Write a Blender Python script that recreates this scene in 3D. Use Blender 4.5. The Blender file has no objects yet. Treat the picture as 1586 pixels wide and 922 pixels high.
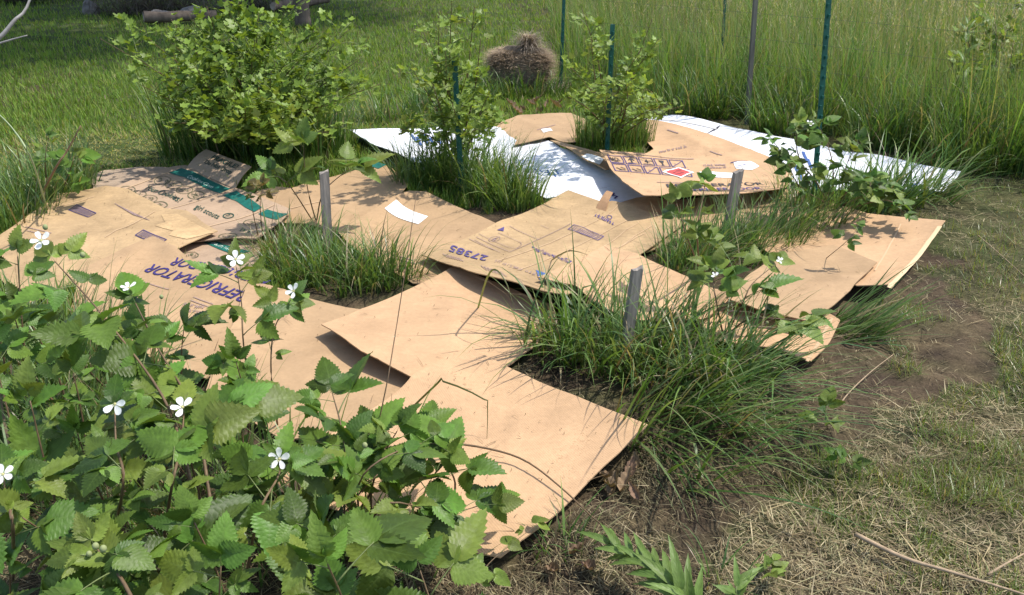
import bpy, bmesh, math, random
import numpy as np
from mathutils import Vector, Matrix
random.seed(7); rng = np.random.default_rng(7)
R = math.radians
scene = bpy.context.scene
COL = scene.collection
# ------------------------------------------------------------------ camera, sky, sun, exposure
F, PITCH, CH, W0, H0 = 1250.0, R(25), 1.6, 1586.0, 922.0
cd = bpy.data.cameras.new('camera'); cam = bpy.data.objects.new('camera', cd); COL.objects.link(cam)
cam.location = (0, 0, CH); cam.rotation_euler = (R(90) - PITCH, 0, 0)
cd.sensor_fit = 'HORIZONTAL'; cd.angle_x = 2 * math.atan(W0 / 2 / F); cd.clip_start = 0.05; cd.clip_end = 1500
scene.camera = cam
SUN_EL, SUN_AZ = R(62), R(82)            # azimuth clockwise from +Y (away from the camera)
world = bpy.data.worlds.new('World'); scene.world = world; world.use_nodes = True
wn = world.node_tree.nodes; wl = world.node_tree.links
sky = wn.new('ShaderNodeTexSky'); sky.sky_type = 'NISHITA'; sky.sun_disc = False
sky.sun_elevation = SUN_EL; sky.sun_rotation = SUN_AZ; sky.air_density = 1.0; sky.dust_density = 1.5
wn['Background'].inputs['Strength'].default_value = 0.15
wl.new(sky.outputs[0], wn['Background'].inputs['Color'])
sd = bpy.data.lights.new('sun', 'SUN'); sd.energy = 3.1; sd.angle = R(1.0); sd.color = (1.0, 0.95, 0.88)
sun = bpy.data.objects.new('sun', sd); COL.objects.link(sun)
to_sun = Vector((math.sin(SUN_AZ) * math.cos(SUN_EL), math.cos(SUN_AZ) * math.cos(SUN_EL), math.sin(SUN_EL)))
sun.rotation_euler = to_sun.to_track_quat('Z', 'Y').to_euler(); sun.location = to_sun * 30
scene.view_settings.view_transform = 'Standard'; scene.view_settings.look = 'None'
scene.view_settings.exposure = 0.88; scene.view_settings.gamma = 1.0; scene.view_settings.use_curve_mapping = False

# ------------------------------------------------------------------ helpers
SP, CP = math.sin(PITCH), math.cos(PITCH)
def G(px, py, z=0.0):                     # photo pixel -> point at height z
    x = (px - W0 / 2) / F; y = -(py - H0 / 2) / F
    d = (x, CP + y * SP, -SP + y * CP); t = (z - CH) / d[2]
    return Vector((d[0] * t, d[1] * t, z))
def D(px, py, dist):                      # photo pixel -> point at forward distance dist
    x = (px - W0 / 2) / F; y = -(py - H0 / 2) / F
    d = Vector((x, CP + y * SP, -SP + y * CP)); return Vector((0, 0, CH)) + d * (dist / d.y)
def pix(p):
    q = Vector(p) - Vector((0, 0, CH)); dep = q.y * CP - q.z * SP; up = q.y * SP + q.z * CP
    return (W0 / 2 + F * q.x / dep, H0 / 2 - F * up / dep)
def hashn(i, j, s):
    v = np.sin(i * 127.1 + j * 311.7 + s * 74.7) * 43758.5453
    return v - np.floor(v)
def vnoise(x, y, sc, s=0):
    x = np.asarray(x, float) / sc; y = np.asarray(y, float) / sc
    i = np.floor(x); j = np.floor(y); u = x - i; v = y - j
    u = u * u * (3 - 2 * u); v = v * v * (3 - 2 * v)
    return ((hashn(i, j, s) * (1 - u) + hashn(i + 1, j, s) * u) * (1 - v) + (hashn(i, j + 1, s) * (1 - u) + hashn(i + 1, j + 1, s) * u) * v)
def inpoly(x, y, P):
    x = np.asarray(x, float); y = np.asarray(y, float); c = np.zeros(x.shape, bool); n = len(P); j = n - 1
    for i in range(n):
        xi, yi = P[i]; xj, yj = P[j]
        if yi != yj: c ^= ((yi > y) != (yj > y)) & (x < (xj - xi) * (y - yi) / (yj - yi) + xi)
        j = i
    return c
def tag(o, label=None, cat=None, group=None, kind=None):
    if label: o['label'] = label
    if cat: o['category'] = cat
    if group: o['group'] = group
    if kind: o['kind'] = kind
    return o
def obj(name, data, mat=None, parent=None, loc=None):
    o = bpy.data.objects.new(name, data); COL.objects.link(o)
    if mat is not None and data is not None and not data.materials: data.materials.append(mat)
    if parent is not None: o.parent = parent
    if loc is not None: o.location = loc
    return o
def empty(name, loc, label, cat, group=None):
    o = bpy.data.objects.new(name, None); COL.objects.link(o); o.location = loc; o.empty_display_size = 0.05
    return tag(o, label, cat, group)
def npmesh(name, V, faces, mat=None, col=None, smooth=True, uv=None):
    """V (n,3); faces: list of arrays (m,k)"""
    me = bpy.data.meshes.new(name); V = np.asarray(V, np.float32)
    me.vertices.add(len(V)); me.vertices.foreach_set('co', V.ravel())
    faces = [np.asarray(f, np.int32) for f in faces if len(f)]
    nl = sum(f.size for f in faces); nf = sum(len(f) for f in faces)
    me.loops.add(nl); me.polygons.add(nf)
    lv = np.concatenate([f.ravel() for f in faces]); tot = np.concatenate([np.full(len(f), f.shape[1], np.int32) for f in faces])
    st = np.concatenate([[0], np.cumsum(tot)[:-1]]).astype(np.int32)
    me.loops.foreach_set('vertex_index', lv); me.polygons.foreach_set('loop_start', st)
    me.polygons.foreach_set('use_smooth', np.full(nf, smooth))
    if col is not None:
        a = me.color_attributes.new('col', 'FLOAT_COLOR', 'POINT')
        c = np.ones((len(V), 4), np.float32); c[:, :3] = col; a.data.foreach_set('color', c.ravel())
    if uv is not None:
        u = me.uv_layers.new(name='UVMap'); u.data.foreach_set('uv', np.asarray(uv, np.float32)[lv].ravel())
    me.update(calc_edges=True); me.validate()
    if mat: me.materials.append(mat)
    return me
def tube(pts, rad, n=6, cap=True):
    pts = [Vector(p) for p in pts]; V = []; Fq = []; Ft = []
    m = len(pts)
    for i, p in enumerate(pts):
        t = (pts[min(i + 1, m - 1)] - pts[max(i - 1, 0)]).normalized()
        a = t.orthogonal().normalized() if abs(t.z) > .9 else t.cross(Vector((0, 0, 1))).normalized()
        b = t.cross(a)
        r = rad[i] if hasattr(rad, '__len__') else rad
        for k in range(n):
            w = 2 * math.pi * k / n; V.append(p + (a * math.cos(w) + b * math.sin(w)) * r)
    for i in range(m - 1):
        for k in range(n):
            Fq.append((i * n + k, i * n + (k + 1) % n, (i + 1) * n + (k + 1) % n, (i + 1) * n + k))
    if cap:
        V.append(pts[0]); V.append(pts[-1]); a = len(V) - 2
        for k in range(n): Ft.append((a, (k + 1) % n, k)); Ft.append((a + 1, (m - 1) * n + k, (m - 1) * n + (k + 1) % n))
    return V, Fq, Ft
def tubemesh(name, pts, rad, mat, n=6, origin=None):
    o = Vector(origin) if origin is not None else Vector((0, 0, 0))
    V, q, t = tube([Vector(p) - o for p in pts], rad, n); return npmesh(name, [tuple(v) for v in V], [np.array(q), np.array(t)], mat)
def bez(a, b, c, d, n):
    r = []
    for i in range(n):
        t = i / (n - 1); s = 1 - t; r.append(a * s ** 3 + b * 3 * s * s * t + c * 3 * s * t * t + d * t ** 3)
    return r
def curve_pts(pts, n):                    # Catmull-Rom through points
    pts = [Vector(p) for p in pts]; P = [pts[0] * 2 - pts[1]] + pts + [pts[-1] * 2 - pts[-2]]; out = []
    k = len(pts) - 1
    for i in range(n):
        u = i / (n - 1) * k; j = min(int(u), k - 1); t = u - j; p0, p1, p2, p3 = P[j:j + 4]
        out.append(0.5 * (2 * p1 + (p2 - p0) * t + (2 * p0 - 5 * p1 + 4 * p2 - p3) * t * t + (3 * p1 - p0 - 3 * p2 + p3) * t ** 3))
    return out

# ------------------------------------------------------------------ materials
def mat(name, base=(.5, .5, .5), rough=.8, spec=.2, transl=0.0, attr=None, noise=None, bump=None, objrand=0.0):
    m = bpy.data.materials.new(name); m.use_nodes = True; nt = m.node_tree; N = nt.nodes; L = nt.links
    b = N['Principled BSDF']; b.inputs['Roughness'].default_value = rough; b.inputs['Specular IOR Level'].default_value = spec
    if attr:
        a = N.new('ShaderNodeVertexColor'); a.layer_name = attr; c = a.outputs['Color']
    else:
        r = N.new('ShaderNodeRGB'); r.outputs[0].default_value = (*base, 1); c = r.outputs[0]
    if noise:                             # list of (scale, strength, stretch)
        for sc, stg, stretch in noise:
            tc = N.new('ShaderNodeTexCoord'); mp = N.new('ShaderNodeMapping'); mp.inputs['Scale'].default_value = stretch
            L.new(tc.outputs['Object'], mp.inputs[0]); t = N.new('ShaderNodeTexNoise'); t.inputs['Scale'].default_value = sc
            t.inputs['Detail'].default_value = 6; t.inputs['Roughness'].default_value = .65; L.new(mp.outputs[0], t.inputs[0])
            mr = N.new('ShaderNodeMapRange'); mr.inputs['From Min'].default_value = .3; mr.inputs['From Max'].default_value = .7
            mr.inputs['To Min'].default_value = 1 - stg; mr.inputs['To Max'].default_value = 1 + stg; L.new(t.outputs[0], mr.inputs[0])
            mx = N.new('ShaderNodeVectorMath'); mx.operation = 'SCALE'; L.new(c, mx.inputs[0]); L.new(mr.outputs[0], mx.inputs['Scale']); c = mx.outputs[0]
    if objrand:
        oi = N.new('ShaderNodeObjectInfo'); hs = N.new('ShaderNodeHueSaturation')
        m1 = N.new('ShaderNodeMapRange'); m1.inputs['To Min'].default_value = .5 - objrand * .05; m1.inputs['To Max'].default_value = .5 + objrand * .025
        m2 = N.new('ShaderNodeMapRange'); m2.inputs['To Min'].default_value = 1 - objrand; m2.inputs['To Max'].default_value = 1 + objrand
        mm = N.new('ShaderNodeMath'); mm.operation = 'MULTIPLY'; mm.inputs[1].default_value = 7.31; fr = N.new('ShaderNodeMath'); fr.operation = 'FRACT'
        L.new(oi.outputs['Random'], m1.inputs[0]); L.new(oi.outputs['Random'], mm.inputs[0]); L.new(mm.outputs[0], fr.inputs[0]); L.new(fr.outputs[0], m2.inputs[0])
        L.new(m1.outputs[0], hs.inputs['Hue']); L.new(m2.outputs[0], hs.inputs['Value']); L.new(c, hs.inputs['Color']); c = hs.outputs[0]
    L.new(c, b.inputs['Base Color'])
    if bump:
        sc, stg, stretch = bump; tc = N.new('ShaderNodeTexCoord'); mp = N.new('ShaderNodeMapping'); mp.inputs['Scale'].default_value = stretch
        L.new(tc.outputs['Object'], mp.inputs[0]); t = N.new('ShaderNodeTexNoise'); t.inputs['Scale'].default_value = sc; t.inputs['Detail'].default_value = 5
        L.new(mp.outputs[0], t.inputs[0]); bp = N.new('ShaderNodeBump'); bp.inputs['Strength'].default_value = stg; bp.inputs['Distance'].default_value = .004
        L.new(t.outputs[0], bp.inputs['Height']); L.new(bp.outputs[0], b.inputs['Normal'])
    if transl:
        tr = N.new('ShaderNodeBsdfTranslucent'); ms = N.new('ShaderNodeMixShader'); ms.inputs[0].default_value = transl
        g = N.new('ShaderNodeMixRGB'); g.blend_type = 'MULTIPLY'; g.inputs[0].default_value = 1; g.inputs[2].default_value = (1.35, 1.25, .55, 1)
        L.new(c, g.inputs[1]); L.new(g.outputs[0], tr.inputs[0]); out = N['Material Output']
        L.new(b.outputs[0], ms.inputs[1]); L.new(tr.outputs[0], ms.inputs[2]); L.new(ms.outputs[0], out.inputs[0])
    m['c'] = 1
    return m
def leafmat(name, base, vein, objrand=.25, teeth=9.0, transl=.3):
    m = mat(name, base, rough=.46, spec=.3, transl=transl, objrand=objrand, noise=[(1.6, .28, (1, 1, 1)), (7, .12, (1, 1, 1))])
    nt = m.node_tree; N = nt.nodes; L = nt.links
    uv = N.new('ShaderNodeUVMap'); sx = N.new('ShaderNodeSeparateXYZ'); L.new(uv.outputs[0], sx.inputs[0])
    def M(op, a, b=None):
        n = N.new('ShaderNodeMath'); n.operation = op
        for i, v in enumerate((a, b)):
            if v is None: continue
            if isinstance(v, (int, float)): n.inputs[i].default_value = v
            else: L.new(v, n.inputs[i])
        return n.outputs[0]
    au = M('ABSOLUTE', sx.outputs['X'])
    ph = M('FRACT', M('MULTIPLY', M('SUBTRACT', sx.outputs['Y'], M('MULTIPLY', au, .30)), teeth))
    side = M('SUBTRACT', 1.0, M('MINIMUM', M('MULTIPLY', M('ABSOLUTE', M('SUBTRACT', ph, .5)), 9.0), 1.0))
    mid = M('SUBTRACT', 1.0, M('MINIMUM', M('MULTIPLY', au, 16.0), 1.0))
    v = M('MAXIMUM', M('MULTIPLY', side, .55), mid)
    bmp = N.new('ShaderNodeBump'); bmp.inputs['Strength'].default_value = .15; bmp.inputs['Distance'].default_value = .004
    pl = M('MULTIPLY', M('ABSOLUTE', M('SUBTRACT', ph, .5)), 1.6); L.new(pl, bmp.inputs['Height'])
    b = N['Principled BSDF']; L.new(bmp.outputs[0], b.inputs['Normal'])
    old = b.inputs['Base Color'].links[0].from_socket
    mx = N.new('ShaderNodeMixRGB'); L.new(M('MULTIPLY', v, .4), mx.inputs[0]); L.new(old, mx.inputs[1]); mx.inputs[2].default_value = (*vein, 1)
    geo = N.new('ShaderNodeNewGeometry'); pale = N.new('ShaderNodeMixRGB'); pale.inputs[2].default_value = (base[0] * 1.7 + .03, base[1] * 1.35 + .03, base[2] * 2.0 + .03, 1)
    L.new(M('MULTIPLY', geo.outputs['Backfacing'], .7), pale.inputs[0]); L.new(mx.outputs[0], pale.inputs[1])
    L.new(pale.outputs[0], b.inputs['Base Color'])
    return m
def kraft(name, base, stg=.10, rot=0.6):
    m = mat(name, base, rough=.78, spec=.18, noise=[(2.2, stg * 1.3, (1, 1, 1)), (9, stg * .8, (1, 1.8, 1)), (70, stg * .6, (1, 1, 1))])
    nt = m.node_tree; N = nt.nodes; L = nt.links; b = N['Principled BSDF']
    tc = N.new('ShaderNodeTexCoord'); mp = N.new('ShaderNodeMapping'); mp.inputs['Rotation'].default_value = (0, 0, rot)
    L.new(tc.outputs['Object'], mp.inputs[0])
    w = N.new('ShaderNodeTexWave'); w.inputs['Scale'].default_value = 42; w.inputs['Distortion'].default_value = .4; L.new(mp.outputs[0], w.inputs[0])
    n2 = N.new('ShaderNodeTexNoise'); n2.inputs['Scale'].default_value = 9; n2.inputs['Detail'].default_value = 6; L.new(tc.outputs['Object'], n2.inputs[0])
    ad = N.new('ShaderNodeMath'); ad.operation = 'MULTIPLY_ADD'; ad.inputs[1].default_value = .07; L.new(w.outputs['Fac'], ad.inputs[0]); L.new(n2.outputs[0], ad.inputs[2])
    bp = N.new('ShaderNodeBump'); bp.inputs['Strength'].default_value = .36; bp.inputs['Distance'].default_value = .012
    L.new(ad.outputs[0], bp.inputs['Height']); L.new(bp.outputs[0], b.inputs['Normal'])
    # dark flecks of dust and soil
    sp = N.new('ShaderNodeTexNoise'); sp.inputs['Scale'].default_value = 120; sp.inputs['Detail'].default_value = 2; L.new(tc.outputs['Object'], sp.inputs[0])
    big = N.new('ShaderNodeTexNoise'); big.inputs['Scale'].default_value = 4; L.new(tc.outputs['Object'], big.inputs[0])
    mu = N.new('ShaderNodeMath'); mu.operation = 'MULTIPLY'; L.new(sp.outputs[0], mu.inputs[0]); L.new(big.outputs[0], mu.inputs[1])
    mr = N.new('ShaderNodeMapRange'); mr.inputs['From Min'].default_value = .43; mr.inputs['From Max'].default_value = .50; mr.inputs['To Max'].default_value = .4; L.new(mu.outputs[0], mr.inputs[0])
    old = b.inputs['Base Color'].links[0].from_socket; mx = N.new('ShaderNodeMixRGB'); L.new(mr.outputs[0], mx.inputs[0]); L.new(old, mx.inputs[1]); mx.inputs[2].default_value = (base[0] * .45, base[1] * .4, base[2] * .35, 1)
    L.new(mx.outputs[0], b.inputs['Base Color'])
    return m
M_TAN = kraft('kraft_tan', (.365, .243, .135)); M_TAN2 = kraft('kraft_tan_light', (.445, .286, .160), rot=-.5)
M_YEL = kraft('kraft_yellow', (.375, .258, .138), .16, rot=.9); M_PINK = kraft('kraft_pinkish', (.36, .255, .170), .10)
M_GREY = kraft('kraft_weathered', (.30, .225, .160), .2); M_BRN = kraft('kraft_brown', (.36, .215, .115), .12)
M_WHT = mat('white_coated_board', (.66, .67, .70), .55, .3, noise=[(4, .10, (1, 1, 1)), (25, .05, (1, 1, 1))], bump=(7, .5, (1, 1, 1)))
M_PUR = mat('purple_print', (.085, .065, .17), .75, .15, noise=[(90, .35, (1, 1, 1))])
M_VIO = mat('violet_print', (.045, .034, .135), .7, .15, noise=[(60, .25, (1, 1, 1))])
M_FADE = mat('faded_print', (.27, .19, .17), .8, .1, noise=[(160, .5, (1, 1, 1))])
M_HATCH = mat('purple_hatch', (.20, .145, .17), .8, .1, noise=[(220, .5, (1, 1, 1))])
M_BLK = mat('black_print', (.05, .045, .05), .7, .2, noise=[(80, .3, (1, 1, 1))])
M_DGR = mat('dark_green_print', (.035, .07, .05), .7, .2, noise=[(80, .3, (1, 1, 1))])
M_OLI = mat('olive_print', (.12, .12, .065), .8, .1, noise=[(80, .3, (1, 1, 1))])
M_TEAL = mat('teal_print', (.012, .115, .088), .6, .25, noise=[(25, .22, (1, 1, 1))])
M_PALE = mat('pale_print', (.55, .62, .52), .7, .1)
M_BLUE = mat('blue_print', (.05, .10, .28), .6, .25, noise=[(60, .25, (1, 1, 1))])
M_LAB = mat('white_label', (.82, .82, .80), .6, .2)
M_RED = mat('red_print', (.50, .07, .06), .6, .2, noise=[(70, .3, (1, 1, 1))])
M_SCUFF = mat('scuffed_kraft', (.53, .37, .225), .85, .1)
M_GRASS = mat('grass_blades', rough=.38, spec=.45, transl=.38, attr='col')
M_LAWN = mat('lawn_blades', rough=.6, spec=.15, transl=.4, attr='col')
M_DRY = mat('dry_straw', rough=.75, spec=.15, transl=.1, attr='col')
M_BRAM = leafmat('bramble_leaf', (.078, .150, .022), (.125, .20, .045), .5)
M_BRAMY = leafmat('bramble_leaf_young', (.135, .190, .032), (.19, .25, .07), .3)
M_BRAMR = leafmat('bramble_leaf_bronze', (.13, .105, .03), (.22, .18, .06), .2)
M_CURR = leafmat('currant_leaf', (.165, .245, .040), (.20, .29, .07), .32, 6, .42)
M_LANCE = leafmat('lance_leaf', (.135, .215, .05), (.20, .29, .10), .2, 7)
M_FOL = mat('shrub_foliage', rough=.45, spec=.3, transl=.35, attr='col')
M_CANE = mat('bramble_cane', (.13, .085, .045), .6, .3, noise=[(20, .35, (1, 1, 1))])
M_CANEG = mat('green_cane', (.12, .15, .05), .6, .3, noise=[(20, .3, (1, 1, 1))])
M_TWIG = mat('dead_twig', (.20, .13, .075), .8, .2, noise=[(25, .35, (1, 1, 1))])
M_STICK = mat('grey_stick', (.34, .25, .16), .85, .15, noise=[(30, .3, (1, 1, 1))])
M_BRANCH = mat('bleached_branch', (.30, .28, .26), .85, .15, noise=[(14, .3, (1, 1, 1))])
M_PETAL = mat('white_petal', (.82, .82, .80), .6, .2, transl=.25)
M_STAM = mat('flower_centre', (.50, .48, .22), .8, .1, noise=[(300, .4, (1, 1, 1))])
M_WOOD = mat('weathered_wood', (.27, .235, .20), .9, .15, noise=[(16, .45, (1, 1, .09)), (70, .3, (1, 1, .15))], bump=(45, .6, (1, 1, .1)))
M_POST = mat('green_post_paint', (.010, .085, .062), .5, .35, noise=[(14, .3, (1, 1, .4))])
M_POSTW = mat('grey_fence_post', (.10, .10, .085), .85, .2, noise=[(10, .4, (1, 1, .2))])
M_WIRE = mat('galvanised_wire', (.07, .075, .07), .7, .2)
M_BARK = mat('bark', (.12, .095, .075), .9, .1, noise=[(8, .45, (1, 1, .3))], bump=(14, .9, (1, 1, .3)))
M_LOGEND = mat('cut_log', (.30, .24, .19), .9, .1, noise=[(12, .35, (1, 1, 1))])
M_ROCK = mat('field_stone', (.19, .17, .155), .9, .2, noise=[(7, .4, (1, 1, 1))], bump=(18, .9, (1, 1, 1)))
M_DEADLEAF = mat('dead_leaf', (.22, .15, .09), .8, .2, transl=.2, objrand=.3)

# ------------------------------------------------------------------ cardboard layout (photo pixel, height) bottom layer first
# name, label, material, outline
S = {}
ORDER = []
def sheet(key, name, label, m, pts, thick=.005, wave=.006):
    S[key] = dict(name=name, label=label, mat=m, px=pts, thick=thick, wave=wave); ORDER.append(key)
sheet('grey', 'cardboard_sheet', 'greyed weathered cardboard with a small round hole, beside the dry mown grass', M_GREY,
      [(138, 276, .02), (165, 267, .02), (200, 262, .03), (244, 260, .03), (258, 262, .02), (300, 270, .02), (310, 300, .02), (220, 325, .02), (150, 305, .02)])
sheet('mid', 'cardboard_sheet', 'buff cardboard with a single small green square on its far corner', M_TAN,
      [(385, 312, .02), (400, 297, .03), (428, 290, .04), (452, 292, .05), (480, 285, .04), (560, 262, .03), (583, 250, .03), (607, 262, .03), (634, 288, .05), (622, 300, .06), (590, 330, .03), (545, 372, .02), (480, 352, .02), (420, 345, .02)])
sheet('cookie2', 'cardboard_box_panel', 'pinkish cardboard piece with a narrow teal band, half under the torn tan sheet', M_PINK,
      [(262, 385, .02), (318, 362, .02), (392, 368, .03), (404, 388, .03), (398, 425, .02), (345, 430, .02), (300, 415, .02)])
sheet('cookie', 'cardboard_box_panel', 'opened pinkish cookie box with teal band, oval emblems and raised flap', M_PINK,
      [(252, 268, .03), (287, 259, .03), (362, 291, .03), (452, 331, .04), (436, 347, .05), (399, 374, .06), (352, 372, .05), (300, 378, .03), (220, 355, .02), (140, 318, .02), (170, 298, .03)])
sheet('left', 'cardboard_sheet', 'yellowish torn cardboard with two purple barcode blocks and a peeled patch', M_YEL,
      [(-40, 396, .03), (92, 302, .04), (150, 297, .04), (200, 300, .04), (256, 326, .05), (290, 331, .05), (338, 362, .06), (328, 366, .06), (306, 372, .07), (268, 389, .07), (240, 376, .06), (160, 425, .03), (40, 475, .02)])
sheet('fridge', 'cardboard_sheet', 'tan cardboard with upside-down violet REFRIGERATOR lettering', M_TAN,
      [(130, 425, .03), (238, 376, .05), (270, 391, .05), (345, 422, .05), (395, 438, .04), (440, 470, .03), (445, 510, .02), (320, 590, .02), (180, 540, .02), (110, 480, .02)])
sheet('lowmid', 'cardboard_sheet', 'plain tan cardboard with a tiny blue mark, under the lifted plain sheet', M_TAN,
      [(385, 455, .02), (440, 458, .02), (540, 480, .015), (690, 500, .015), (760, 560, .015), (640, 625, .02), (560, 672, .02), (440, 690, .02), (320, 610, .02)])
sheet('label', 'cardboard_sheet', 'tan cardboard with a blank white paper label, creased at the far corner', M_TAN,
      [(610, 318, .03), (634, 297, .07), (660, 300, .05), (782, 352, .03), (740, 392, .02), (705, 440, .015), (640, 440, .015), (545, 385, .02), (520, 365, .02)])
sheet('whitemid', 'white_cardboard_sheet', 'white coated cardboard with a crease, between the two T-post shrubs', M_WHT,
      [(745, 262, .02), (782, 226, .02), (842, 216, .05), (868, 234, .06), (940, 262, .05), (1010, 300, .04), (1000, 326, .03), (930, 322, .04), (880, 302, .04), (846, 308, .03), (800, 290, .02)], wave=.022)
sheet('backtan', 'cardboard_sheet', 'tan cardboard beside the leaf litter below the hay bale', M_TAN,
      [(742, 232, .02), (768, 196, .02), (806, 182, .03), (860, 178, .04), (884, 177, .04), (908, 188, .02), (900, 222, .02), (850, 226, .03), (800, 228, .03)])
sheet('whiteleft', 'white_cardboard_sheet', 'white coated cardboard with raised dark edge, around the foot of a shrub', M_WHT,
      [(541, 203, .06), (600, 202, .04), (690, 194, .03), (775, 205, .02), (800, 228, .02), (760, 280, .02), (700, 290, .02), (622, 246, .09), (580, 225, .09)], wave=.022)
sheet('whiteback', 'white_cardboard_sheet', 'long white coated cardboard with blue marks and a split, along the tall meadow', M_WHT,
      [(998, 183, .03), (1040, 179, .04), (1112, 194, .04), (1200, 212, .04), (1345, 238, .03), (1420, 258, .04), (1490, 268, .05), (1462, 298, .03), (1380, 296, .02), (1260, 300, .02), (1180, 270, .02), (1075, 225, .02)], wave=.022)
sheet('triangle', 'cardboard_sheet', 'plain tan cardboard on the white sheet, behind the hazard symbol sheet', M_TAN2,
      [(984, 250, .03), (1012, 236, .03), (996, 212, .03), (1003, 188, .03), (1080, 205, .04), (1150, 229, .04), (1205, 250, .04), (1228, 275, .04), (1200, 305, .03), (1080, 300, .03), (1000, 280, .03)])
sheet('under', 'cardboard_sheet', 'buff cardboard lying under the bramble, in the shade of the hazard symbol sheet', M_YEL,
      [(940, 335, .02), (985, 318, .02), (1230, 300, .02), (1340, 335, .02), (1190, 350, .02), (1110, 360, .02), (1070, 368, .02), (1000, 392, .02)])
sheet('fold', 'cardboard_strip', 'narrow curled tan cardboard edge lying over the white sheet', M_TAN,
      [(852, 221, .08), (880, 224, .08), (912, 232, .07), (950, 245, .06), (952, 262, .09), (938, 265, .10), (905, 250, .09)])
sheet('farright', 'cardboard_sheet', 'plain buff cardboard with a pale rolled edge, over the bare straw ground', M_TAN2,
      [(1180, 332, .03), (1270, 330, .04), (1340, 333, .06), (1463, 348, .08), (1430, 392, .05), (1383, 447, .05), (1362, 450, .04), (1326, 446, .05), (1230, 420, .02), (1170, 380, .02)])
sheet('lower', 'cardboard_sheet', 'small plain cardboard corner poking out under the right-hand brambles', M_TAN2,
      [(1078, 490, .02), (1120, 468, .02), (1230, 480, .02), (1286, 490, .04), (1301, 498, .05), (1284, 535, .05), (1255, 567, .05), (1190, 548, .03), (1090, 530, .02)])
sheet('right', 'cardboard_sheet', 'plain tan cardboard with grass shadows, overlapping the buff sheet with the rolled edge', M_TAN,
      [(1126, 466, .08), (1160, 430, .04), (1200, 398, .03), (1290, 385, .04), (1358, 410, .06), (1300, 468, .07), (1254, 504, .09), (1190, 486, .10)])
sheet('plain_left', 'cardboard_sheet', 'plain smooth tan cardboard with a lifted edge, between two grassy stakes', M_TAN2,
      [(498, 507, .07), (600, 465, .05), (705, 418, .03), (780, 446, .02), (860, 480, .02), (830, 540, .02), (775, 580, .03), (700, 600, .04), (640, 591, .06), (560, 550, .08)])
sheet('number', 'cardboard_sheet', 'creased cardboard printed 27385 upside down, with a blue triangle and torn flap', M_YEL,
      [(652, 397, .05), (710, 376, .04), (770, 352, .03), (830, 325, .03), (880, 298, .05), (930, 318, .05), (1000, 333, .04), (1068, 345, .03), (1020, 380, .03), (985, 402, .04), (930, 440, .08), (876, 462, .13), (842, 456, .14), (740, 428, .10)])
sheet('plain_mid', 'cardboard_sheet', 'plain tan cardboard overlapping the 27385 sheet, behind the dark grass clump', M_TAN2,
      [(832, 437, .12), (890, 407, .09), (940, 383, .07), (1020, 413, .05), (1082, 438, .04), (1140, 475, .03), (1090, 500, .03), (980, 500, .04), (900, 468, .09)])
sheet('symbols', 'cardboard_sheet', 'curled cardboard with black handling symbols and a red diamond', M_TAN2,
      [(928, 234, .16), (985, 238, .12), (1040, 244, .08), (1120, 252, .06), (1200, 262, .06), (1228, 280, .08), (1215, 295, .10), (1150, 302, .13), (1060, 306, .15), (996, 307, .18), (964, 285, .18), (944, 262, .17)])
sheet('front', 'cardboard_sheet', 'large plain tan cardboard square under the arching brown bramble cane', M_TAN2,
      [(395, 752, .03), (560, 648, .05), (725, 545, .05), (860, 603, .06), (1003, 660, .08), (935, 725, .06), (865, 795, .05), (775, 868, .04), (690, 850, .03), (560, 810, .03)])
SP_GRID = .02
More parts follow.
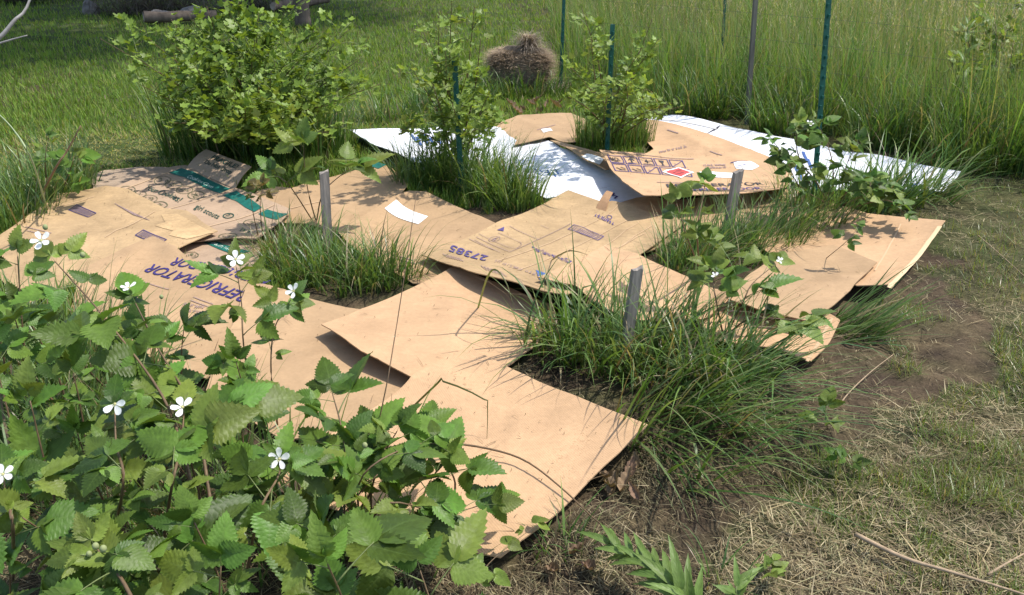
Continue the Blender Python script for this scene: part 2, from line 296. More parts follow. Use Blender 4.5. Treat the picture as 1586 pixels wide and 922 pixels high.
def build_heights():
    done = []
    for k in ORDER:
        s = S[k]; P = np.array([G(*p)[:] for p in s['px']]); s['P'] = P
        n = len(P); xy = P[:, :2]; z = P[:, 2]
        d = np.linalg.norm(xy[:, None] - xy[None], axis=2)
        K = np.where(d > 0, d ** 2 * np.log(d + 1e-9), 0) + np.eye(n) * .02
        A = np.block([[K, np.ones((n, 1)), xy], [np.ones((1, n)), np.zeros((1, 3))], [xy.T, np.zeros((2, 3))]])
        w = np.linalg.solve(A + np.eye(n + 3) * 1e-9, np.concatenate([z, np.zeros(3)]))
        x0, y0 = xy.min(0) - .08; x1, y1 = xy.max(0) + .08
        gx = np.arange(x0, x1 + SP_GRID, SP_GRID); gy = np.arange(y0, y1 + SP_GRID, SP_GRID)
        X, Y = np.meshgrid(gx, gy)
        dd = np.sqrt((X[..., None] - xy[:, 0]) ** 2 + (Y[..., None] - xy[:, 1]) ** 2)
        Z = (np.where(dd > 0, dd ** 2 * np.log(dd + 1e-9), 0) * w[:n]).sum(-1) + w[n] + w[n + 1] * X + w[n + 2] * Y
        Z = np.clip(Z, .012, .22) + (vnoise(X, Y, .23, len(done)) - .5) * s['wave'] + (vnoise(X, Y, .6, 9 + len(done)) - .5) * s['wave'] * 2
        Z = np.maximum(Z, .010)
        low = np.full(X.shape, -1.0)
        for q in done:
            t = S[q]; c = t['P'][:, :2].mean(0); Q = c + (t['P'][:, :2] - c) * 1.0
            ins = inpoly(X, Y, [tuple(v) for v in Q])
            for ox, oy in ((.025, 0), (-.025, 0), (0, .025), (0, -.025)): ins |= inpoly(X + ox, Y + oy, [tuple(v) for v in Q])
            low = np.where(ins, np.maximum(low, sample(t, X, Y) + .012), low)
        Z = np.maximum(Z, low)
        for it in range(40):
            Zp = np.pad(Z, 1, mode='edge'); Zs = (Zp[:-2, 1:-1] + Zp[2:, 1:-1] + Zp[1:-1, :-2] + Zp[1:-1, 2:] + 2 * Z) / 6
            Z = np.maximum(Zs, low)
        ed = np.full(X.shape, 9.0)
        for i in range(n):
            a = xy[i]; b = xy[(i + 1) % n]; ab = b - a; tt = np.clip(((X - a[0]) * ab[0] + (Y - a[1]) * ab[1]) / (ab @ ab), 0, 1)
            ed = np.minimum(ed, np.hypot(X - a[0] - tt * ab[0], Y - a[1] - tt * ab[1]))
        Z = Z + np.exp(-ed / .07) * (.004 + .022 * vnoise(X, Y, .35, 60 + len(done)) ** 1.5)
        for i in range(2):                # soft folds across the sheet
            th = hashn(len(done), i, 3.0) * 3.1416; cxy = xy.mean(0); off = (hashn(len(done), i, 5.0) - .5) * .35
            dl = (X - cxy[0]) * math.cos(th) + (Y - cxy[1]) * math.sin(th) - off; Z = Z + .006 * np.exp(-np.abs(dl) / .03)
        s.update(gx=gx, gy=gy, Z=Z); done.append(k)
def sample(s, x, y):
    gx, gy, Z = s['gx'], s['gy'], s['Z']
    u = np.clip((np.asarray(x, float) - gx[0]) / SP_GRID, 0, len(gx) - 1.001); v = np.clip((np.asarray(y, float) - gy[0]) / SP_GRID, 0, len(gy) - 1.001)
    i = u.astype(int); j = v.astype(int); u = u - i; v = v - j
    return (Z[j, i] * (1 - u) + Z[j, i + 1] * u) * (1 - v) + (Z[j + 1, i] * (1 - u) + Z[j + 1, i + 1] * u) * v
build_heights()
POLYS = [[tuple(v) for v in S[k]['P'][:, :2]] for k in ORDER]
def oncard(x, y, grow=0.0):
    r = np.zeros(np.shape(x), bool)
    for P in POLYS: r |= inpoly(x, y, P)
    return r

# ------------------------------------------------------------------ ground
PIT = G(1195, 735); BANK = G(1170, 600)
def gz(x, y):
    x = np.asarray(x, float); y = np.asarray(y, float)
    z = (vnoise(x, y, .55, 1) - .5) * .035 + (vnoise(x, y, .16, 2) - .5) * .022 + (vnoise(x, y, .06, 3) - .5) * .022 + (vnoise(x, y, .028, 4) - .5) * .010
    far = np.clip((np.hypot(x, y - 4) - 4) / 8, 0, 1); z = z * (1 + far) - .012
    z = z - .07 * np.exp(-((x - PIT.x) ** 2 + (y - PIT.y) ** 2) / .012) + .05 * np.exp(-((x - BANK.x) ** 2 / .06 + (y - BANK.y) ** 2 / .03))
    on = oncard(x, y); return np.where(on, np.minimum(z, .004), z)
gx = np.concatenate([[-400, -150, -60, -30, -18], np.arange(-12, -3.2, .2), np.arange(-3.2, 3.6, .04), np.arange(3.6, 12, .2), [18, 30, 60, 150, 400]])
gy = np.concatenate([[-300, -80, -20, -6, -2], np.arange(-1, .8, .1), np.arange(.8, 7, .04), np.arange(7, 18, .2), [22, 30, 60, 150, 500]])
X, Y = np.meshgrid(gx, gy); nx, ny = len(gx), len(gy)
I = np.arange(nx * ny).reshape(ny, nx)
Q = np.stack([I[:-1, :-1], I[:-1, 1:], I[1:, 1:], I[1:, :-1]], -1).reshape(-1, 4)
def ground_kind(x, y):
    """1 = green turf, 0 = bare soil and straw: what grows where"""
    lx = np.asarray(x, float); ly = np.asarray(y, float)
    # soil strip hugs the cardboard on the right-hand side
    jx = (vnoise(lx, ly, .45, 51) - .5) * .55 + (vnoise(lx, ly, .13, 52) - .5) * .30; jy = (vnoise(lx, ly, .45, 53) - .5) * .5 + (vnoise(lx, ly, .13, 54) - .5) * .25; ox_, oy_ = lx, ly; lx = lx + jx; ly = ly + jy
    a = G(1330, 330); b = G(1520, 450); c = G(1400, 690); d = G(1120, 850)
    soil = inpoly(lx, ly, [(a.x, a.y), (b.x, b.y), (c.x, c.y), (d.x, d.y), (-.6, .5), (-1.2, 1.2), (-1.5, 3.0), (0, 4.8)])
    n = vnoise(lx, ly, .35, 5) * .6 + vnoise(lx, ly, .12, 6) * .4
    return np.where(soil, 0.0, 1.0), n
k1, kn = ground_kind(X, Y)
soil = np.array([.034, .024, .018]); straw = np.array([.13, .095, .055]); turf = np.array([.045, .070, .018])
n2 = vnoise(X, Y, .09, 8)[..., None]
t = np.clip((k1 * .9 + (kn - .5) * 1.6), 0, 1)[..., None] * np.where(X > .2, .55, 1.0)[..., None]
cc = (soil * (1 - n2) + straw * .7 * n2) * (1 - t) + (turf * .9 + straw * .2 * n2) * t
gm = mat('ground_soil', rough=.95, spec=.1, attr='col', noise=[(22, .35, (1, 1, 1)), (130, .45, (1, 1, 1))], bump=(60, 1.0, (1, 1, 1)))
me = npmesh('ground', np.stack([X.ravel(), Y.ravel(), gz(X, Y).ravel()], -1), [Q], gm, cc.reshape(-1, 3))
g = obj('ground', me); tag(g, 'garden ground of dark soil, straw and turf', 'ground', kind='structure')

# ------------------------------------------------------------------ cardboard meshes and print
def gridcut(bm, step=.04):
    co = np.array([v.co[:2] for v in bm.verts]); lo = co.min(0); hi = co.max(0)
    for ax in (0, 1):
        for c in np.arange(math.floor(lo[ax] / step) * step + step, hi[ax], step):
            no = (1, 0, 0) if ax == 0 else (0, 1, 0); p = [0, 0, 0]; p[ax] = c
            bmesh.ops.bisect_plane(bm, geom=bm.verts[:] + bm.edges[:] + bm.faces[:], plane_co=p, plane_no=no, dist=1e-5)
def outline(P, rough=.003):
    out = []; n = len(P)
    for i in range(n):
        a = np.array(P[i][:2]); b = np.array(P[(i + 1) % n][:2]); L = np.linalg.norm(b - a); m = max(1, int(L / .07))
        nrm = np.array([-(b - a)[1], (b - a)[0]]) / (L + 1e-9)
        for j in range(m):
            off = 0 if j == 0 else random.uniform(-1, 1) * rough
            out.append(a + (b - a) * j / m + nrm * off)
    return out
def board(name, pts2, zf, m, thick, parent=None, origin=None, step=.025):
    bm = bmesh.new(); vs = [bm.verts.new((p[0], p[1], 0)) for p in pts2]; f = bm.faces.new(vs)
    if f.normal.z < 0 or (f.normal_update() or f.normal.z < 0): f.normal_flip()
    gridcut(bm, step)
    co = np.array([v.co[:2] for v in bm.verts]); z = zf(co[:, 0], co[:, 1])
    for v, h in zip(bm.verts, z): v.co.z = h
    bmesh.ops.recalc_face_normals(bm, faces=bm.faces[:])
    if sum(f.normal.z for f in bm.faces) < 0: bmesh.ops.reverse_faces(bm, faces=bm.faces[:])
    top = bm.faces[:]
    ret = bmesh.ops.extrude_face_region(bm, geom=top)
    # extruded copy becomes the top, original the underside
    nv = [e for e in ret['geom'] if isinstance(e, bmesh.types.BMVert)]; nf = [e for e in ret['geom'] if isinstance(e, bmesh.types.BMFace)]
    newv = set(nv)
    for v in bm.verts:
        if v not in newv: v.co.z -= thick
    bmesh.ops.recalc_face_normals(bm, faces=bm.faces[:])
    for f in bm.faces: f.smooth = True
    for e in bm.edges:
        if len(e.link_faces) == 2 and abs(e.link_faces[0].normal.angle(e.link_faces[1].normal, 0)) > .8: e.smooth = False
    o = Vector(origin) if origin is not None else Vector((*np.mean(pts2, 0), 0))
    bmesh.ops.translate(bm, verts=bm.verts[:], vec=-o)
    me = bpy.data.meshes.new(name); bm.to_mesh(me); bm.free(); me.materials.append(m)
    ob = obj(name, me, parent=parent)
    ob.location = o if parent is None else (0, 0, 0)
    return ob
for k in ORDER:
    s = S[k]; ob = board(s['name'], outline(s['P']), lambda x, y, s=s: sample(s, x, y), s['mat'], s['thick'])
    s['ob'] = ob; tag(ob, s['label'], 'cardboard')
def on(k, px, py):                        # photo pixel -> point on that sheet
    z = .04
    for _ in range(6): p = G(px, py, z); z = float(sample(S[k], p.x, p.y))
    return G(px, py, z)
PRINT_N = [0]
def printmesh(k, name, polys, m, lift=.0016, label=None, fine=True):
    """polys: list of lists of (x, y) in world, laid on sheet k"""
    PRINT_N[0] += 1
    s = S[k]; bm = bmesh.new()
    for P in polys:
        vs = [bm.verts.new((p[0], p[1], 0)) for p in P]
        try: bm.faces.new(vs)
        except ValueError: pass
    if fine: gridcut(bm, .025)
    return finish_print(k, name, bm, m, lift, label)
def finish_print(k, name, bm, m, lift, label):
    s = S[k]; o = s['ob'].location
    bmesh.ops.recalc_face_normals(bm, faces=bm.faces[:])
    if sum(f.normal.z * f.calc_area() for f in bm.faces) < 0: bmesh.ops.reverse_faces(bm, faces=bm.faces[:])
    co = np.array([v.co[:2] for v in bm.verts]); z = sample(s, co[:, 0], co[:, 1]) + lift + .0016
    for v, h in zip(bm.verts, z): v.co = (v.co.x - o.x, v.co.y - o.y, h - o.z)
    me = bpy.data.meshes.new(name); bm.to_mesh(me); bm.free(); me.materials.append(m)
    ob = obj(name, me, parent=s['ob'])
    if label: ob['label'] = label
    return ob
def poly(k, name, px, m, lift=.0016, label=None): return printmesh(k, name, [[tuple(on(k, *p)[:2]) for p in px]], m, lift, label)
def strips(k, name, lines, w, m, lift=.0022, label=None):
    polys = []
    for ln in lines:
        q = [np.array(on(k, *p)[:2]) for p in ln]
        for a, b in zip(q[:-1], q[1:]):
            d = (b - a) / (np.linalg.norm(b - a) + 1e-9); n = np.array([-d[1], d[0]]) * w / 2; a = a - d * w * .3; b = b + d * w * .3
            polys.append([tuple(a + n), tuple(b + n), tuple(b - n), tuple(a - n)])
    return printmesh(k, name, polys, m, lift, label, fine=len(polys) < 60)
def text(k, name, st, A, B, T, m, lift=.0024, bold=.0, shear=0.0, label=None):
    cu = bpy.data.curves.new('t', 'FONT'); cu.body = st; cu.offset = bold; cu.shear = shear; cu.resolution_u = 3
    to = bpy.data.objects.new('t', cu); COL.objects.link(to); dg = bpy.context.evaluated_depsgraph_get(); dg.update()
    me = bpy.data.meshes.new_from_object(to.evaluated_get(dg)); bpy.data.objects.remove(to); bpy.data.curves.remove(cu)
    bm = bmesh.new(); bm.from_mesh(me); bpy.data.meshes.remove(me)
    co = np.array([v.co[:2] for v in bm.verts]); x0 = co[:, 0].min(); x1 = co[:, 0].max(); H = .70
    a, b, t = (np.array(on(k, *p)[:2]) for p in (A, B, T))
    for v, c in zip(bm.verts, co):
        q = a + (b - a) * (c[0] - x0) / (x1 - x0) + (t - a) * c[1] / H; v.co = (q[0], q[1], 0)
    return finish_print(k, name, bm, m, lift, label)
def scribble(k, A, B, T, m, w=.0035, seed=0):
    r = random.Random(seed); A, B, T = (np.array(p, float) for p in (A, B, T)); h = T - A; L = np.linalg.norm(B - A); n = max(4, int(L / 2.6)); lines = []
    for i in range(n):
        if r.random() < .14: continue
        p = A + (B - A) * i / n; d = (B - A) / n * .72
        for q in r.sample([(p, p + h * r.uniform(.6, 1)), (p + h * .6, p + h * .5 + d), (p, p + d), (p + d, p + d + h * .6), (p, p + d + h * .7)], 2): lines.append([tuple(q[0]), tuple(q[1])])
    return strips(k, 'faded_writing', lines, w, m)
def ring(k, name, c, ax, ay, m, w=.006, inner=True, seed=0):
    """oval emblem: centre pixel, pixel at end of long axis, pixel at end of short axis"""
    c0, a, b = (np.array(on(k, *p)[:2]) for p in (c, ax, ay)); a = a - c0; b = b - c0; polys = []; n = 22
    for j in range(n):
        t0, t1 = 2 * math.pi * j / n, 2 * math.pi * (j + 1) / n; sc = 1 - w / (np.linalg.norm(b) + 1e-6)
        p = [c0 + a * math.cos(t0) + b * math.sin(t0), c0 + a * math.cos(t1) + b * math.sin(t1)]
        polys.append([tuple(p[0]), tuple(p[1]), tuple(c0 + (p[1] - c0) * sc), tuple(c0 + (p[0] - c0) * sc)])
    if inner:
        r = random.Random(seed)
        for _ in range(9):
            t0 = r.uniform(0, 6.28); rr = r.uniform(.1, .62); p = c0 + (a * math.cos(t0) + b * math.sin(t0)) * rr; th = r.uniform(0, 3.14); l = r.uniform(.14, .34)
            d = (a * math.cos(th) + b * math.sin(th)) * l; nn = np.array([-d[1], d[0]]); nn = nn / (np.linalg.norm(nn) + 1e-9) * .0022
            polys.append([tuple(p - d + nn), tuple(p + d + nn), tuple(p + d - nn), tuple(p - d - nn)])
    return printmesh(k, name, polys, m, .0022, fine=False)
# cookie box: raised flap, teal band, emblems, lettering
hinge = [on('cookie', 289, 260), on('cookie', 364, 293)]
FB = [hinge[0] + Vector((0, 0, .002)), hinge[1] + Vector((0, 0, .002)), G(389, 258, .13), G(319, 231, .13)]
def quadboard(name, Q, th, m, parent, n=8, bend=.012):
    V = []; o = parent.location; nrm = (Q[1] - Q[0]).cross(Q[3] - Q[0]).normalized()
    for side in (0, 1):
        for i in range(n + 1):
            for j in range(n + 1):
                u, v = i / n, j / n; p = (Q[0] * (1 - u) + Q[1] * u) * (1 - v) + (Q[3] * (1 - u) + Q[2] * u) * v
                V.append(tuple(p + nrm * (bend * math.sin(math.pi * v) - side * th) - o))
    w = n + 1; N2 = w * w; Fc = []
    for i in range(n):
        for j in range(n):
            a = i * w + j; Fc.append((a, a + w, a + w + 1, a + 1)); Fc.append((N2 + a, N2 + a + 1, N2 + a + w + 1, N2 + a + w))
    for i in range(n):
        for a, b in (((i * w), (i + 1) * w), ((i + 1) * w + n, i * w + n), (n * w + i, n * w + i + 1), (i + 1, i)): Fc.append((b, a, a + N2, b + N2))
    return obj(name, npmesh(name, V, [np.array(Fc)], m, smooth=False), parent=parent)
fl = quadboard('flap', FB, .005, M_PINK, S['cookie']['ob']); fl['label'] = 'raised flap reading FRAGILE Do Not Drop'
def flaptext(name, st, A, B, T, m, bold):
    cu = bpy.data.curves.new('t', 'FONT'); cu.body = st; cu.offset = bold; cu.resolution_u = 3
    to = bpy.data.objects.new('t', cu); COL.objects.link(to); dg = bpy.context.evaluated_depsgraph_get(); dg.update()
    me = bpy.data.meshes.new_from_object(to.evaluated_get(dg)); bpy.data.objects.remove(to); bpy.data.curves.remove(cu)
    co = np.zeros(len(me.vertices) * 3); me.vertices.foreach_get('co', co); co = co.reshape(-1, 3); x0, x1 = co[:, 0].min(), co[:, 0].max()
    nrm = (FB[1] - FB[0]).cross(FB[3] - FB[0]).normalized(); o = S['cookie']['ob'].location; out = []
    for c in co:
        f = (c[0] - x0) / (x1 - x0); u = A[0] + (B[0] - A[0]) * f + (T[0] - A[0]) * c[1] / .7; v = A[1] + (B[1] - A[1]) * f + (T[1] - A[1]) * c[1] / .7
        p = (FB[0] * (1 - u) + FB[1] * u) * (1 - v) + (FB[3] * (1 - u) + FB[2] * u) * v; out.append(p + nrm * (.0035 + .012 * math.sin(math.pi * v)) - o)
    me.vertices.foreach_set('co', np.array([tuple(p) for p in out]).ravel()); me.update(); me.materials.append(m)
    return obj(name, me, parent=fl)
flaptext('lettering', 'FRAGILE!', (.27, .66), (.82, .66), (.27, .86), M_DGR, .02)
flaptext('lettering', 'Do Not Drop', (.24, .38), (.80, .38), (.24, .55), M_DGR, .015)
poly('cookie', 'printed_band', [(262, 268), (281, 261), (357, 293), (341, 300), (318, 292), (300, 283), (285, 275)], M_TEAL)
poly('cookie', 'printed_band', [(345, 303), (366, 296), (406, 322), (394, 329), (380, 322), (366, 312)], M_TEAL)
poly('cookie', 'printed_band', [(400, 332), (414, 325), (446, 332), (429, 341)], M_TEAL)
strips('cookie', 'crease', [[(160, 303), (262, 268)], [(220, 338), (300, 314), (362, 293)], [(318, 353), (365, 341), (425, 318)]], .008, M_SCUFF, .0026)
text('cookie', 'lettering', 'Cookies.Com', (289, 276), (328, 293), (294, 272), M_PALE, shear=.25)
text('cookie', 'lettering', 'Your Cookies!', (223, 293), (277, 315), (231, 287), M_DGR, bold=.01, shear=.15)
text('cookie', 'lettering', 'girl scouts', (301, 323), (337, 340), (307, 316), M_DGR, bold=.01)
for i, (cx, cy) in enumerate([(252, 280), (269, 287), (286, 295), (304, 303), (197, 295), (214, 302), (231, 309), (247, 319)]):
    ring('cookie', 'oval_emblem', (cx, cy), (cx + 13, cy - 2), (cx - 3, cy - 6), M_OLI, .007, True, i)
ring('cookie', 'leaf_logo', (354, 335), (363, 334), (353, 331), M_DGR, .012, True, 21)
ring('cookie', 'oval_emblem', (391, 345), (405, 343), (389, 340), M_OLI, .007, True, 22)
ring('cookie', 'oval_emblem', (353, 366), (368, 365), (352, 362), M_OLI, .007, True, 23)
scribble('cookie', (369, 358), (386, 361), (374, 353), M_DGR, .006, 1)
strips('cookie', 'printed_line', [[(284, 330), (300, 340), (316, 348)]], .004, M_OLI)
poly('cookie2', 'printed_band', [(306, 372), (326, 369), (345, 379), (388, 390), (366, 396), (340, 387)], M_TEAL)
scribble('cookie2', (322, 376), (362, 391), (326, 373), M_PALE, .004, 2)
ring('cookie2', 'oval_emblem', (296, 396), (308, 395), (294, 391), M_OLI, .006, True, 31)
# grey sheet: round hole shown as a punched rim
ring('grey', 'punched_hole', (230, 273), (237, 272), (229, 270), M_BRN, .02, False)
# left sheet: two barcode blocks, faded hatch, peeled patch, creases
def barcode(k, Q, nb, m_frame, m_fill):
    A, B, C, Dd = [np.array(p, float) for p in Q]
    strips(k, 'barcode_frame', [[tuple(A), tuple(B), tuple(C), tuple(Dd), tuple(A)]], .006, m_frame)
    L = []
    for i in range(nb):
        f = .08 + .84 * i / (nb - 1); L.append([tuple(A + (B - A) * f + (Dd - A) * .14), tuple(Dd + (C - Dd) * f + (A - Dd) * .14)])
    strips(k, 'barcode_bars', L, .0065, m_fill)
barcode('left', [(119, 318), (149, 331), (137, 337), (107, 326)], 16, M_VIO, M_HATCH)
barcode('left', [(222, 357), (258, 372), (246, 380), (210, 365)], 16, M_VIO, M_HATCH)
strips('left', 'faded_hatch', [[(178 + i * 3.2, 316 + i * 1.6), (208 + i * 3.0, 334 + i * 1.0)] for i in range(9)], .004, M_FADE)
strips('left', 'crease', [[(96, 319), (146, 305)], [(163, 368), (205, 348), (240, 328)], [(150, 425), (232, 384)]], .006, M_SCUFF)
poly('left', 'peeled_patch', [(250, 333), (275, 332), (332, 361), (318, 364), (290, 371), (262, 365), (268, 358), (240, 350), (256, 345)], kraft('peeled_ply', (.46, .315, .165), .2, 1.2), .001)
strips('left', 'faded_lines', [[(40, 352), (80, 362)], [(42, 358), (76, 366)]], .006, M_FADE)
# fridge sheet (upside down)
text('fridge', 'lettering', 'REFRIGERATOR', (392, 458), (238, 410), (376, 470), M_VIO, bold=.012, shear=.2)
text('fridge', 'lettering', 'REFRIGERADOR', (420, 436), (274, 400), (408, 444), M_VIO, bold=.012, shear=.2)
strips('fridge', 'printed_line', [[(182, 446), (212, 434), (262, 449)], [(300, 461), (330, 472)], [(296, 466), (326, 477)]], .005, M_FADE)
scribble('fridge', (318, 476), (285, 470), (315, 481), M_FADE, .003, 3); scribble('fridge', (314, 484), (282, 478), (311, 489), M_FADE, .003, 4)
poly('lowmid', 'blue_mark', [(515, 588), (526, 586), (528, 594), (518, 597)], M_VIO)
poly('mid', 'green_square', [(572, 257), (584, 251), (598, 256), (586, 262)], M_TEAL)
strips('mid', 'crease', [[(410, 330), (470, 318), (545, 300)]], .008, M_SCUFF)
poly('label', 'paper_label', [(596, 326), (614, 315), (663, 336), (648, 348)], M_LAB, .002)
strips('label', 'printed_line', [[(607, 395), (640, 404)], [(610, 400), (646, 410)]], .008, M_FADE)
# 27385 sheet (upside down)
text('number', 'lettering', '27385', (757, 398), (700, 380), (752, 405), M_PUR, bold=.014)
text('number', 'lettering', 'Service', (896, 414), (828, 389), (886, 404), M_PUR, shear=.25)
strips('number', 'printed_line', [[(738, 368), (790, 391), (884, 347)], [(727, 371), (765, 388)], [(790, 351), (835, 372)]], .004, M_FADE)
strips('number', 'printed_line', [[(735, 372), (775, 392)], [(838, 350), (850, 355)]], .003, M_FADE)
ring('number', 'round_mark', (766, 371), (775, 369), (765, 367), M_FADE, .004, True, 41)
strips('number', 'printed_outline', [[(742, 363), (788, 384), (800, 386), (808, 380), (806, 376), (772, 361)]], .003, M_FADE)
scribble('number', (830, 424), (767, 403), (827, 428), M_FADE, .003, 5)
scribble('number', (950, 349), (921, 335), (953, 345), M_PUR, .006, 6); ring('number', 'round_mark', (944, 337), (948, 337), (943, 334), M_PUR, .008, False)
poly('number', 'blue_triangle', [(830, 419), (856, 428), (835, 434)], M_BLUE); poly('number', 'dark_triangle', [(770, 357), (781, 352), (780, 359)], M_PUR)
barcode('number', [(889, 349), (935, 367), (926, 373), (880, 356)], 14, M_PUR, M_HATCH)
strips('number', 'crease', [[(770, 405), (850, 378), (960, 322)], [(800, 420), (880, 388), (975, 340)], [(860, 435), (940, 392), (1000, 362)], [(990, 345), (930, 385)], [(1010, 350), (960, 384)]], .004, M_SCUFF)
strips('number', 'faded_hatch', [[(686 + i * 4, 394 + i), (694 + i * 4, 400 + i)] for i in range(7)] + [[(745 + i * 5, 412 + i * 1.6), (755 + i * 5, 420 + i * 1.6)] for i in range(7)], .004, M_FADE)
o = S['number']['ob']; b0, b1 = on('number', 923, 323), on('number', 938, 328)
tf = quadboard('torn_flap', [b0, b1, G(949, 298, .13), G(940, 295, .13)], .005, M_BRN, o, 5, .01)
strips('whitemid', 'printed_mark', [[(949, 303), (956, 305), (952, 308)], [(951, 300), (948, 304)]], .012, M_VIO); strips('whitemid', 'scuff_line', [[(902, 305), (910, 308)]], .006, M_FADE)
strips('whitemid', 'blue_smudge', [[(828 + i * 4, 262 + (i * 7) % 11), (833 + i * 4, 266 + (i * 5) % 9)] for i in range(9)], .012, M_BLUE)
strips('whiteleft', 'blue_print', [[(636 + i * 5, 208 + (i * 7) % 9), (642 + i * 5, 216 + (i * 5) % 11)] for i in range(9)], .020, M_BLUE)
strips('whiteback', 'blue_print', [[(1216 + (i * 7) % 40, 232 + (i * 11) % 40), (1222 + (i * 7) % 40, 246 + (i * 11) % 40)] for i in range(7)] , .022, M_BLUE); strips('whiteback', 'blue_dash', [[(1408, 290), (1422, 284)]], .022, M_BLUE); strips('whiteback', 'blue_dash', [[(1414, 293), (1428, 288)]], .018, M_BLUE)
poly('whiteback', 'dark_split', [(1092, 209), (1108, 199), (1116, 194), (1112, 200)], M_BLK); strips('whiteback', 'scuff_line', [[(1062, 193), (1074, 196)], [(1060, 197), (1072, 202)]], .008, M_FADE)
strips('whiteback', 'crease', [[(1010, 184), (1108, 200)]], .03, mat('grey_worn_edge', (.5, .49, .47), .8, .1))
poly('backtan', 'paper_label', [(838, 201), (852, 199), (856, 203), (842, 206)], M_LAB); strips('backtan', 'printed_line', [[(832, 202), (860, 194)]], .01, M_FADE)
scribble('triangle', (1022, 238), (1064, 229), (1020, 234), M_FADE, .005, 7); strips('triangle', 'printed_line', [[(1034, 202), (1050, 207)], [(1100, 235), (1118, 241)]], .012, M_FADE)
poly('fold', 'white_patch', [(900, 243), (915, 239), (935, 247), (928, 256)], M_LAB)
# hazard symbol sheet
strips('symbols', 'printed_line', [[(935, 235), (1000, 241), (1074, 247)], [(1018, 283), (1085, 284)]], .010, M_FADE)
cells = []
for r, (x0, y0, x1, y1) in enumerate([(941, 241, 1060, 250), (948, 254, 1070, 264)]):
    for i in range(5):
        f = i / 5; A = np.array([x0 + (x1 - x0) * f, y0 + (y1 - y0) * f]); wv = np.array([(x1 - x0) * .172, (y1 - y0) * .172]); dv = np.array([5.5, 11.0])
        cells.append((A, wv, dv)); q = [tuple(A), tuple(A + wv), tuple(A + wv + dv), tuple(A + dv), tuple(A)]
        strips('symbols', 'symbol_frame', [[q[0], q[1]], [q[2], q[3]]], .012, M_PUR); strips('symbols', 'symbol_frame', [[q[1], q[2]], [q[3], q[0]]], .006, M_PUR)
        c = A + wv / 2 + dv / 2; i2 = r * 5 + i
        if i2 == 0: text('symbols', 'lettering', 'BACK', tuple(A + wv * .12 + dv * .75), tuple(A + wv * .82 + dv * .72), tuple(A + wv * .06 + dv * .3), M_BLK, bold=.02)
        elif i2 == 1: strips('symbols', 'symbol', [[tuple(c + dv * .32), tuple(c - dv * .30)], [tuple(c - dv * .30), tuple(c - wv * .2)], [tuple(c - dv * .30), tuple(c + wv * .2)], [tuple(c - wv * .3 + dv * .4), tuple(c + wv * .3 + dv * .4)]], .010, M_BLK)
        elif i2 == 2: text('symbols', 'lettering', '4', tuple(c - wv * .15 + dv * .2), tuple(c + wv * .1 + dv * .2), tuple(c - wv * .15 - dv * .3), M_BLK, bold=.03); strips('symbols', 'symbol', [[tuple(c - wv * .3 + dv * .36), tuple(c + wv * .35 + dv * .36)]], .012, M_BLK)
        elif i2 == 3: poly('symbols', 'symbol', [tuple(c - wv * .22 - dv * .3), tuple(c + wv * .2 - dv * .3), tuple(c + wv * .12), tuple(c - wv * .1)], M_BLK); strips('symbols', 'symbol', [[tuple(c), tuple(c + dv * .38)], [tuple(c + dv * .38 - wv * .1), tuple(c + dv * .38 + wv * .1)]], .009, M_BLK)
        elif i2 in (4, 7): strips('symbols', 'symbol', [[tuple(A + dv), tuple(A + wv)], [tuple(c - wv * .25), tuple(c - wv * .1 + dv * .1)]], .006, M_PUR)
        else: strips('symbols', 'symbol', [[tuple(c - wv * .3 + dv * .05), tuple(c - wv * .05 + dv * .25)], [tuple(c - wv * .15 + dv * .3), tuple(c + wv * .3 + dv * .28)], [tuple(c + wv * .05 - dv * .05), tuple(c + wv * .3 + dv * .1)]], .011, M_BLK)
poly('symbols', 'diamond_label', [(1026, 267), (1051, 260), (1075, 268), (1055, 277)], M_LAB, .0028)
poly('symbols', 'red_diamond', [(1030.5, 267.5), (1051, 261.5), (1070, 268), (1054.5, 275)], M_RED, .0036)
strips('symbols', 'diamond_print', [[(1043, 269), (1056, 266)], [(1046, 271.5), (1060, 268.5)], [(1047, 266), (1054, 264.5)]], .008, M_BLK, .0044)
poly('symbols', 'paper_label', [(1083, 267), (1097, 266), (1140, 269), (1138, 276), (1090, 274)], M_LAB); poly('symbols', 'paper_label', [(1136, 252), (1160, 250), (1176, 258), (1164, 264), (1140, 262)], M_LAB)
strips('symbols', 'symbol', [[(1132, 253), (1150, 250), (1160, 251)], [(1142, 258), (1156, 255)], [(1140, 261), (1150, 259)]], .010, M_VIO, .003)
scribble('symbols', (1090, 258), (1125, 257), (1088, 255), M_FADE, .006, 8); scribble('symbols', (1092, 262), (1126, 261), (1091, 259), M_FADE, .006, 9)
text('symbols', 'lettering', 'REFRIGERATOR', (1034, 291), (1185, 287), (1031, 286), M_BLK, bold=.012)
text('symbols', 'lettering', 'REFRIGERADOR', (1056, 297), (1182, 294), (1053, 292.5), M_PUR, bold=.012)
strips('farright', 'crease', [[(1455, 352), (1424, 395), (1378, 446)]], .022, mat('pale_rolled_edge', (.60, .45, .27), .8, .1)); strips('farright', 'crease', [[(1395, 348), (1372, 392), (1355, 420)]], .008, M_SCUFF)
strips('lower', 'crease', [[(1288, 494), (1268, 532), (1250, 560)]], .014, M_SCUFF)

